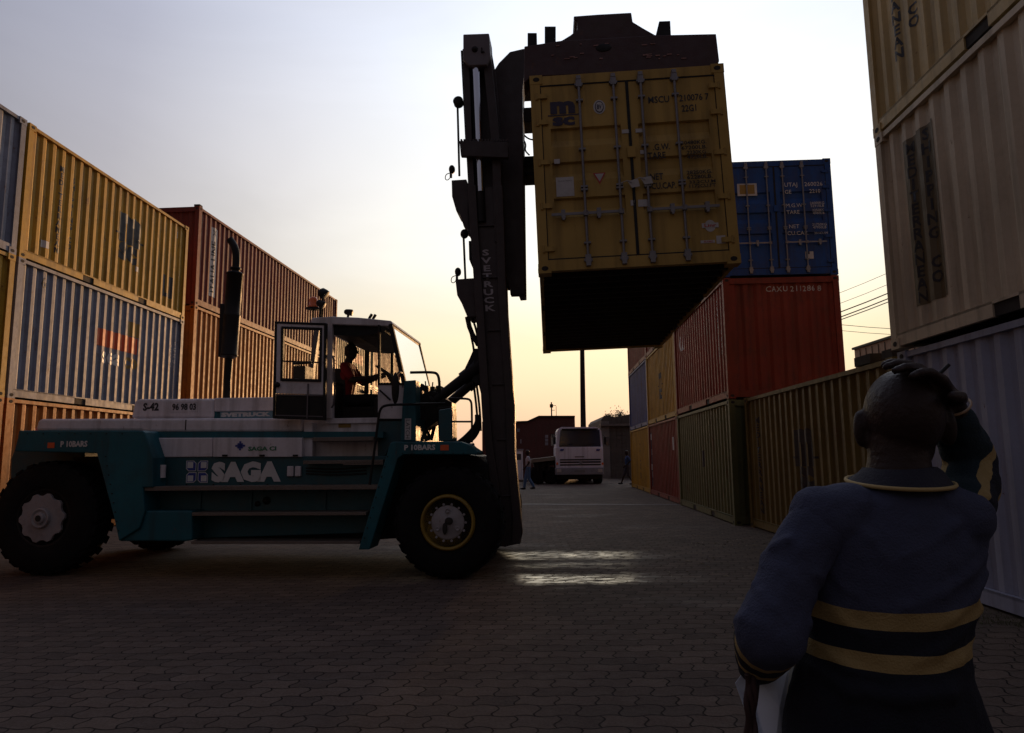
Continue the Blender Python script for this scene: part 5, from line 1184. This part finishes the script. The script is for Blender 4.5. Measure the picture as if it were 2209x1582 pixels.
# ---- smaller figures
def figure(loc, h, face, J, cols, label, voxel=.018, seated=False):
    """J: joints in metres for a 1.75 m body, facing +x; mirrored by face = -1"""
    k = h / 1.75; f = face
    r = empty('person', loc, label=label, cat='person')
    def V(n): x, y, z = J[n]; return Vector((x * f * k, y * k, z * k))
    mb = MB(); hdp = V('head')
    mb.ell(hdp, (.095 * k, .078 * k, .118 * k)); mb.ell(hdp + Vector((.02 * f, 0, -.06)) * k, (.07 * k, .058 * k, .06 * k)); mb.ell(hdp + Vector((.098 * f, 0, -.02)) * k, (.018 * k, .014 * k, .025 * k))
    for s in (-1, 1): mb.ell(hdp + Vector((-.005 * f, .078 * s, -.02)) * k, (.018 * k, .01 * k, .03 * k))
    mb.capsule(hdp + Vector((-.01 * f, 0, -.08)) * k, .055 * k, V('neck'), .06 * k)
    def torso(m2, q): 
        m2.capsule(V('neck') + Vector((0, .11, -.07)) * k, .072 * q * k, V('neck') + Vector((0, -.11, -.07)) * k, .072 * q * k); m2.capsule(V('neck').lerp(V('hip'), .3) + Vector((0, .07, 0)) * k, .115 * q * k, V('hip') + Vector((0, .05, .1)) * k, .105 * q * k); m2.capsule(V('neck').lerp(V('hip'), .3) + Vector((0, -.07, 0)) * k, .115 * q * k, V('hip') + Vector((0, -.05, .1)) * k, .105 * q * k)
    torso(mb, .9)
    for s, nm in ((-1, 'n'), (1, 'f')):
        sh = V('neck') + Vector((0, .19 * s, -.07)) * k; el, wr = V('el' + nm), V('wr' + nm)
        mb.capsule(sh, .05 * k, el, .042 * k); mb.capsule(el, .042 * k, wr, .028 * k)
        dd = (wr - el).normalized(); hand(mb, wr, wr + dd * .06 * k, dd, Vector((0, s, 0)) if abs(dd.y) < .9 else Vector((1, 0, 0)), k, .35, 1)
        hip = V('hip') + Vector((0, .09 * s, 0)) * k; kn, an = V('kn' + nm), V('an' + nm)
        mb.capsule(hip, .075 * k, kn, .052 * k); mb.capsule(kn, .052 * k, an, .036 * k); mb.capsule(an + Vector((-.03 * f, 0, -.05)) * k, .035 * k, an + Vector((.15 * f, 0, -.06)) * k, .028 * k)
    blob(mb, 'body', SKIN, r, voxel * .6, 2)
    mb = MB(); torso(mb, 1.04)
    for s, nm in ((-1, 'n'), (1, 'f')):
        sh = V('neck') + Vector((0, .19 * s, -.07)) * k; mb.capsule(sh, .066 * k, sh.lerp(V('el' + nm), cols.get('sleeve', .8)), .060 * k)
    blob(mb, 'shirt', cols['top'], r, voxel * .7, 3, .012 * k, .15)
    mb = MB(); mb.capsule(V('hip') + Vector((0, .05, .04)) * k, .11 * k, V('hip') + Vector((0, -.05, .04)) * k, .11 * k)
    for s, nm in ((-1, 'n'), (1, 'f')):
        hip = V('hip') + Vector((0, .09 * s, 0)) * k; kn, an = V('kn' + nm), V('an' + nm); mb.capsule(hip, .095 * k, kn, .075 * k)
        if not cols.get('shorts'): mb.capsule(kn, .075 * k, kn.lerp(an, .93), .062 * k)
    blob(mb, 'trousers', cols['legs'], r, voxel * .7, 3, .012 * k, .15)
    for nm in 'nf':
        an = V('an' + nm); mb = MB(); mb.ell(an + Vector((.06 * f, 0, -.055)) * k, (.14 * k, .05 * k, .045 * k)); blob(mb, 'shoe', BLKP, r, voxel * .6, 2)
    return r
walk = dict(head=(.02, 0, 1.63), neck=(0, 0, 1.46), hip=(0, 0, .93), eln=(-.03, -.27, 1.16), wrn=(.12, -.25, .98), elf=(.02, .27, 1.16), wrf=(-.08, .26, .95),
            knn=(-.02, -.10, .50), ann=(-.24, -.10, .12), knf=(.12, .10, .50), anf=(.18, .10, .10))
_w = at(1140, 1055, 31.3); GT = cloth('grey_tee_cloth', (0.50, 0.48, 0.52)); JN = cloth('blue_denim', (0.09, 0.17, 0.32))
figure((_w.x, 31.3, 0), 1.76, -1, walk, dict(top=GT, legs=JN, sleeve=.6), 'man in grey shirt and blue jeans walking left of the white lorry', .02)
_w = at(1357, 1045, 34.8)
figure((_w.x - .05, 34.8, 0), 1.72, -1, dict(walk, eln=(-.12, -.25, 1.2), knf=(.16, .1, .52), anf=(.30, .10, .14)), dict(top=cloth('blue_tee_cloth', (0.04, 0.07, 0.18)), legs=cloth('dark_shorts', (0.05, 0.045, 0.06)), shorts=True), 'man in dark blue top and shorts at the far corner of the right row', .02)
# driver, seated in the cab
q = truck.matrix_basis @ Vector((0, 0, 0))
TM = Matrix.Translation(TO) @ Matrix.Rotation(TYAW, 4, 'Z')
_h = TM @ tp(757, 758, 1.15)
k_ = 1.0
sit = dict(head=(.03, 0, 1.30), neck=(.0, 0, 1.13), hip=(-.04, 0, .58), eln=(.14, -.24, .86), wrn=(.38, -.17, .90), elf=(.14, .24, .86), wrf=(.38, .15, .93), knn=(.42, -.12, .60), ann=(.48, -.12, .18), knf=(.42, .12, .60), anf=(.52, .12, .18))
dv = figure((_h.x - .03, _h.y, _h.z - 1.30), 1.75, 1, sit, dict(top=cloth('dark_red_tee_cloth', (0.22, 0.015, 0.018)), legs=cloth('black_trousers', (0.012, 0.012, 0.014)), sleeve=.75), 'driver in a dark red shirt sitting at the wheel in the forklift cab', .014)
dv.rotation_euler = (0, 0, TYAW)
# ================================================================ background
# white lorry with flatbed trailer
LY = 36.4
lor = empty('lorry', (at(1246, 1045, LY).x, LY, 0), label='white cab-over lorry with flatbed trailer parked facing us at the end of the road', cat='lorry')
def lq(px, py, y=0.0): p = at(px, py, LY + y); return Vector((p.x - lor.location.x, y, p.z))
LW = mat('white_lorry_paint', (0.74, 0.75, 0.84), rough=.4, dirt=.2, streak=.3, rust=.1, bump=.1); LG = mat('grey_lorry_bumper', (0.25, 0.26, 0.30), rough=.5, dirt=.4)
DGL = mat('dark_windscreen_glass', (0.035, 0.04, 0.05), rough=.12, spec=.8, var=.05)
def lbox(nm, px0, py0, px1, py1, y0, y1, m_, parent=None, bevel=.03):
    a, b = lq(px0, py0, y0), lq(px1, py1, y0); mb = MB(); mb.box((a.x, y0, b.z), (b.x, y1, a.z)); return mb.build(nm, m_, parent or lor, bevel=bevel)
mb = MB(); pl = [lq(x, y) for x, y in ((1200, 965), (1203, 930), (1206, 924), (1212, 921), (1285, 921), (1294, 924), (1298, 930), (1301, 965))]
mb.rings([[Vector((p.x, .12 + (p.z - pl[0].z) * .10, p.z)) for p in pl], [Vector((p.x, 2.0, p.z)) for p in pl]], smooth=False); cab = mb.build('cab', LW, lor, bevel=.03)
lbox('front_panel', 1199, 965, 1302, 1009, .03, 2.0, LW)
mb = MB(); mb.add([lq(1206, 964, .08), lq(1296, 964, .08), lq(1293, 928, .15), lq(1209, 928, .15)], [(0, 1, 2, 3)]); mb.build('windscreen', DGL, cab, fix=False)
mb = MB()
for i, (x0, x1) in enumerate(((1206, 1245), (1250, 1290))): mb.tube([lq(x0, 963, .05), lq(x1 - 8, 957, .07)], .012, 5)
mb.build('wipers', BLKP, cab)
for y0, y1 in ((991, 993), (996, 998.5), (1002, 1004)): lbox('grille', 1208, y0, 1296, y1, .018, .05, BLKP, bevel=0)
lbox('grille', 1240, 985, 1260, 986.5, .018, .05, BLKP, bevel=0)
mb = MB(); pts4 = [(1253, 994), (1257.5, 998.5), (1253, 1003.5), (1248.5, 998.5)]; mb.prism([(lq(x, y).x, lq(x, y).z) for x, y in pts4], .0, .02); mb.build('badge', LG, lor)
lbox('bumper', 1198, 1010, 1303, 1024, -.12, .3, LG); lbox('number_plate', 1239, 1014, 1262, 1019, -.135, -.115, mat('dull_plate', (.2, .2, .2)), bevel=0)
for x in (1201, 1290): lbox('headlight', x, 1012, x + 10, 1019, -.14, -.10, mat('lamp_glass', (.5, .48, .45), rough=.1), bevel=.01)
for x in (1200, 1298): lbox('indicator', x, 998, x + 4, 1003, -.01, .1, AMB, bevel=.01)
for x in (1209, 1287):
    mb = MB(); mb.prism([(lq(a, b).x, lq(a, b).z) for a, b in ((x, 969), (x + 8, 969), (x + 6, 973), (x - 1, 973))], .0, .03); mb.build('side_stripe', BLI, lor)
for x, d in ((1196, -1), (1305, 1)):
    a, b = lq(x - 3, 943, .2), lq(x + 3, 959, .2); mb = MB(); mb.box((a.x, .15, b.z), (b.x, .24, a.z)); mb.tube([(a.lerp(b, .5).x, .2, a.z), lq(1250 + 50 * d, 938, .3)], .015, 5); mb.build('mirror', BLKP, lor, bevel=.02)
lbox('under_frame', 1203, 1024, 1299, 1034, .2, 6.5, BLKP)
for x0, x1 in ((1201, 1219), (1281, 1299)):
    a, b = lq(x0, 1000, .6), lq(x1, 1000, .6)
    mb = MB(); mb.lathe((a.x, 1.0, .50), (1, 0, 0), [(0, .28), (0, .44), (.04, .50), (b.x - a.x - .04, .50), (b.x - a.x, .44), (b.x - a.x, .28)], 28); mb.build('wheel', TYRE, lor)
for x0, x1 in ((1207, 1238), (1262, 1293)):
    a, b = lq(x0, 1000, .6), lq(x1, 1000, .6); mb = MB(); mb.lathe((a.x, 4.6, .50), (1, 0, 0), [(0, .28), (0, .44), (.04, .50), (b.x - a.x - .04, .50), (b.x - a.x, .44), (b.x - a.x, .28)], 28); mb.build('wheel', TYRE, lor)
lbox('sunvisor', 1212, 925, 1290, 927, .0, .2, BLKP, bevel=.01)
# trailer, swung to the left
trl = empty('flatbed_trailer', (0, 0, 0)); trl.parent = lor
DK2 = mat('weathered_deck_timber', (0.22, 0.19, 0.14), rough=.8, dirt=.4, bump=.4)
A, B = lq(1146, 993, .6), lq(1203, 985, 2.0)
mb = MB(); zt = .5 * (A.z + B.z)
mb.prism([(A.x, A.z - .14), (B.x + .3, B.z - .14), (B.x + .3, B.z + .06), (A.x, A.z + .05)], .6, 3.0); mb.build('deck', DK2, trl)
mb = MB(); mb.prism([(A.x + .2, A.z - .45), (B.x + .3, B.z - .35), (B.x + .3, B.z - .14), (A.x + .1, A.z - .14)], .9, 2.7)
for k in range(5): x = A.x + .3 + k * .3; mb.box((x, .62, A.z - .55), (x + .08, .7, A.z - .14))
mb.build('under_frame', BLKP, trl)
for x in (A.x + .35, A.x + 1.0):
    for yy in (.7, 2.4): mb = MB(); mb.lathe((x, yy, .46), (0, 1, 0), [(0, .24), (0, .40), (.04, .46), (.25, .46), (.28, .40), (.28, .24)], 26); mb.build('wheel', TYRE, trl)

# tall pole behind the lorry
p = at(1262, 1020, 40.5)
pole = empty('lamp_post', (p.x - .0, 40.5, 0), label='tall dark tapered post rising behind the white lorry roof', cat='lamp post')
mb = MB(); mb.tube([(-.06, 0, 0), (-.02, 0, 5), (.06, 0, 12.5)], [.18, .15, .10], 14); mb.build('post', BLKP, pole)
mb = MB(); mb.box((-.25, -.25, 0), (.15, .25, .35)); mb.build('base', conc, pole, bevel=.03)

# dark red shed on the left of the lorry
SH = mat('dark_red_shed_cladding', (0.10, 0.028, 0.024), rough=.6, dirt=.4, streak=.5, rust=.3, bump=.2)
SY = 48.0; shed = empty('shed', (at(1113, 1000, SY).x, SY, 0), label='dark red ribbed metal shed with stepped roofline left of the white lorry', cat='shed')
def sq(px, py, y=0.0): p_ = at(px, py, SY + y); return (p_.x - shed.location.x, p_.z)
pts = [(1040, 914), (1113, 913), (1138, 912), (1162, 901), (1240, 901)]
mb = MB(); pl = [sq(x, y) for x, y in pts]; mb.prism([(pl[0][0], 0)] + pl + [(pl[-1][0], 0)], .0, 9.0)
x = pl[0][0]
while x < pl[-1][0] - .2:
    zt = [b for a, b in zip(pl, pl[1:]) if a[0] <= x <= b[0]]; mb.box((x, -.04, .3), (x + .10, -.001, min(q_[1] for q_ in (pl if not zt else [zt[0], [a for a, b in zip(pl, pl[1:]) if a[0] <= x <= b[0]][0]])) - .12)); x += .28
mb.build('wall', SH, shed)
mb = MB()
for a, b in zip(pl, pl[1:]): mb.prism([(a[0], a[1]), (b[0], b[1]), (b[0], b[1] + .12), (a[0], a[1] + .12)], -.15, 9.1)
mb.build('roof', BLKP, shed)
for x0, y0, x1, y1 in ((1188, 936, 1199, 962), (1115, 925, 1121, 932), (1122, 948, 1125, 957)):
    a, b = sq(x0, y0), sq(x1, y1); mb = MB(); mb.box((a[0], -.09, b[1]), (b[0], -.045, a[1])); mb.build('window', DGL if x0 == 1188 else LG, shed)
mb = MB()
for k in range(3): a = sq(1176, 945 + k * 8); mb.box((a[0], -.06, a[1]), (a[0] + .2, -.05, a[1] + .2))
mb.build('lettering', LG, shed)
ant = empty('antenna_mast', (at(1190, 900, 52).x, 52, 0), label='thin antenna mast with small crossbars above the red shed', cat='antenna')
mb = MB(); z1 = at(1190, 868, 52).z; mb.tube([(0, 0, 0), (0, 0, z1)], .05, 6)
for k, (w, z) in enumerate(((.35, .25), (.25, .6), (.5, 1.1), (.3, 1.5))): mb.tube([(-.05, 0, z1 - z), (w, 0, z1 - z)], .02, 5)
mb.tube([(.35, 0, z1 - 1.8), (.35, 0, z1 - .3)], .02, 5); mb.box((-.12, -.1, z1 - .4), (.12, .1, z1 - .15)); mb.build('mast', BLKP, ant)
kx = at(1115, 1000, 41).x; kio = empty('kiosk', (kx, 41, 0), label='small white kiosk box between the forklift mast and the walking man', cat='kiosk')
a, b = at(1112, 972, 41), at(1128, 1008, 41); mb = MB(); mb.box((a.x - kx, 0, .12), (b.x - kx, .6, a.z)); mb.build('body', LW, kio, bevel=.02)
mb = MB(); mb.box((a.x - kx - .05, -.05, a.z), (b.x - kx + .05, .65, a.z + .08)); mb.build('roof', LG, kio); mb = MB(); mb.box((a.x - kx - .2, -.2, 0), (b.x - kx + .3, .8, .12)); mb.build('base', conc, kio); mb = MB(); mb.box((a.x - kx + .08, -.012, a.z - .55), (b.x - kx - .1, -.002, a.z - .2)); mb.build('window', DGL, kio)

# block wall building on the right of the lorry
BW = mat('grimy_block_wall', (0.115, 0.10, 0.085), rough=.85, dirt=.6, streak=.6, bump=.9, bscale=6)
WY = 46.0; wb = empty('block_building', (at(1297, 1000, WY).x, WY, 0), label='grimy concrete block building with dark window right of the white lorry', cat='building')
def wq(px, py): p_ = at(px, py, WY); return (p_.x - wb.location.x, p_.z)
pl = [wq(1297, 906), wq(1303, 898), wq(1330, 900), wq(1362, 893), wq(1430, 893)]
mb = MB(); mb.prism([(pl[0][0], 0)] + pl + [(pl[-1][0], 0)], 0, 8)
for r_ in range(15):
    for k in range(11):
        x0 = .62 + k * .42 + (.2 if r_ % 2 else 0); mb.box((x0, -.02 - .012 * random.random(), r_ * .25 + .02), (x0 + .40, .0, r_ * .25 + .235))
mb.build('wall', BW, wb)
mb = MB(); mb.box((pl[0][0] - .05, -.12, 0), (pl[0][0] + .5, -.0, pl[0][1] - .1)); mb.build('pillar', mat('pale_plaster', (.2, .18, .16), rough=.8, dirt=.5), wb)
a, b = wq(1306, 943), wq(1314, 960); mb = MB(); mb.box((a[0], -.16, b[1]), (b[0], -.13, a[1])); mb.build('window', DGL, wb)
mb = MB(); a, b = wq(1297, 915), wq(1372, 919); mb.box((a[0] - .1, -.35, b[1]), (b[0], .0, a[1])); mb.build('ledge', conc, wb)
# bushes on its roof
LEAF = mat('dark_leaf', (0.035, 0.045, 0.02), rough=.7)
for px, w, lb in ((1312, .5, 'small dark bush on the left end of the block building roof'), (1336, .85, 'larger dark bush on the middle of the block building roof')):
    q = at(px, 900, WY + 1); bu = empty('bush', (q.x, WY + 1, q.z - .25), label=lb, cat='bush'); mb = MB()
    for k in range(420):
        v = Vector((random.gauss(0, .33) * w, random.gauss(0, .3) * w, abs(random.gauss(.25, .28)) * w + .05)); d = Vector((random.uniform(-1, 1), random.uniform(-1, 1), random.uniform(-1, 1))).normalized() * .07; e = d.orthogonal().normalized() * .03
        mb.add([v - d, v + e, v + d, v - e], [(0, 1, 2, 3)])
    mb.build('foliage', LEAF, bu, fix=False); mb = MB()
    for k in range(7): mb.tube([(0, 0, -.1), (random.uniform(-.2, .2) * w, 0, .25 * w), (random.uniform(-.5, .5) * w, random.uniform(-.2, .2), random.uniform(.5, .9) * w)], .012, 5)
    mb.build('stems', BLKP, bu)

# clad warehouse in the gap on the right
WC = mat('rust_brown_cladding', (0.30, 0.16, 0.09), rough=.6, dirt=.3, streak=.4, bump=.2)
hx = at(1843, 755, 45).x; hz = at(1843, 755, 45).z
wh = empty('warehouse', (hx, 45, 0), label='tall rust-brown clad warehouse wall in the gap between the container stacks', cat='warehouse')
mb = MB(); mb.box((0, -30, 0), (14, 0, hz)); mb.build('wall', WC, wh)
mb = MB()
for k in range(40): mb.box((-.03, -30 + k * .75, 0), (-.001, -29.96 + k * .75, hz - .1))
for z in (hz - 1.35, hz - 2.9, hz - 5): mb.box((-.04, -30, z), (-.031, 0, z + .07))
mb.build('cladding_seams', BLKP, wh); mb = MB(); mb.box((-.12, -30.1, hz), (14.1, .1, hz + .14)); mb.build('roof_edge', BLKP, wh)
# overhead wires
for k, (a, b, r_) in enumerate((((1812, 632), (1918, 588), .010), ((1812, 655), (1920, 612), .010), ((1814, 673), (1923, 630), .024), ((1814, 684), (1925, 641), .024), ((1814, 690), (1926, 648), .020), ((1816, 701), (1930, 710), .012), ((1820, 714), (1925, 722), .010))):
    P_, Q_ = at(*a, 30), at(*b, 30); d = Q_ - P_; mb = MB(); pts = [P_ + d * t + Vector((0, 0, .06 * (t + 1.2) * (t - 2.2))) - Vector((0, 0, .06 * 1.2 * -2.2 )) for t in (-1.2, -.8, -.4, 0, .5, 1, 1.4, 1.8, 2.2)]
    mb.tube(pts, r_, 6); o = mb.build('overhead_wire', BLKP)
    tag(o, ('uppermost thin', 'second thin', 'upper thick', 'middle thick', 'lower thick', 'thin nearly level', 'lowest faint level')[k] + ' overhead wire crossing the sky gap between the stacks', 'wire', 'overhead wires')
# litter and grass
random.seed(11); mb = MB()
for k in range(60):
    px, py = (random.uniform(1480, 1680), random.gauss(1172, 8)) if k % 3 else (random.uniform(1440, 1660), random.gauss(1235, 14))
    d = ray(px, py); q = CAMP + d * (-CAMP.z / d.z); t = random.uniform(0, 6.28); l_ = random.uniform(.015, .05); dx, dy = math.cos(t) * l_, math.sin(t) * l_
    mb.add([(q.x - dx, q.y - dy, .004), (q.x + dy * .3, q.y - dx * .3, .012), (q.x + dx, q.y + dy, .006), (q.x - dy * .3, q.y + dx * .3, .016)], [(0, 1, 2, 3)])
o = mb.build('litter', mat('dry_pale_litter', (0.30, 0.24, 0.16), rough=.7), fix=False); tag(o, 'scattered pale scraps lying on the paving beside the container row', 'litter', kind='stuff')
mb = MB()
for k in range(1500):
    px = random.uniform(2110, 2300); py = 1335 + (px - 2110) * .22 + random.gauss(0, 14); d = ray(px, py); q = CAMP + d * (-CAMP.z / d.z)
    if math.sin(q.x * 9) + math.sin(q.y * 7.3) < -.4: continue
    t = random.uniform(0, 6.28); h_ = random.uniform(.008, .03); mb.add([(q.x, q.y, 0), (q.x + .004 * math.cos(t), q.y + .004 * math.sin(t), 0), (q.x + .015 * math.sin(t), q.y - .015 * math.cos(t), h_)], [(0, 1, 2)])
o = mb.build('grass', mat('dull_short_grass', (0.07, 0.075, 0.02), rough=.8), fix=False); tag(o, 'short dull grass growing in the paving joints beside the grey-blue container', 'grass', kind='stuff')
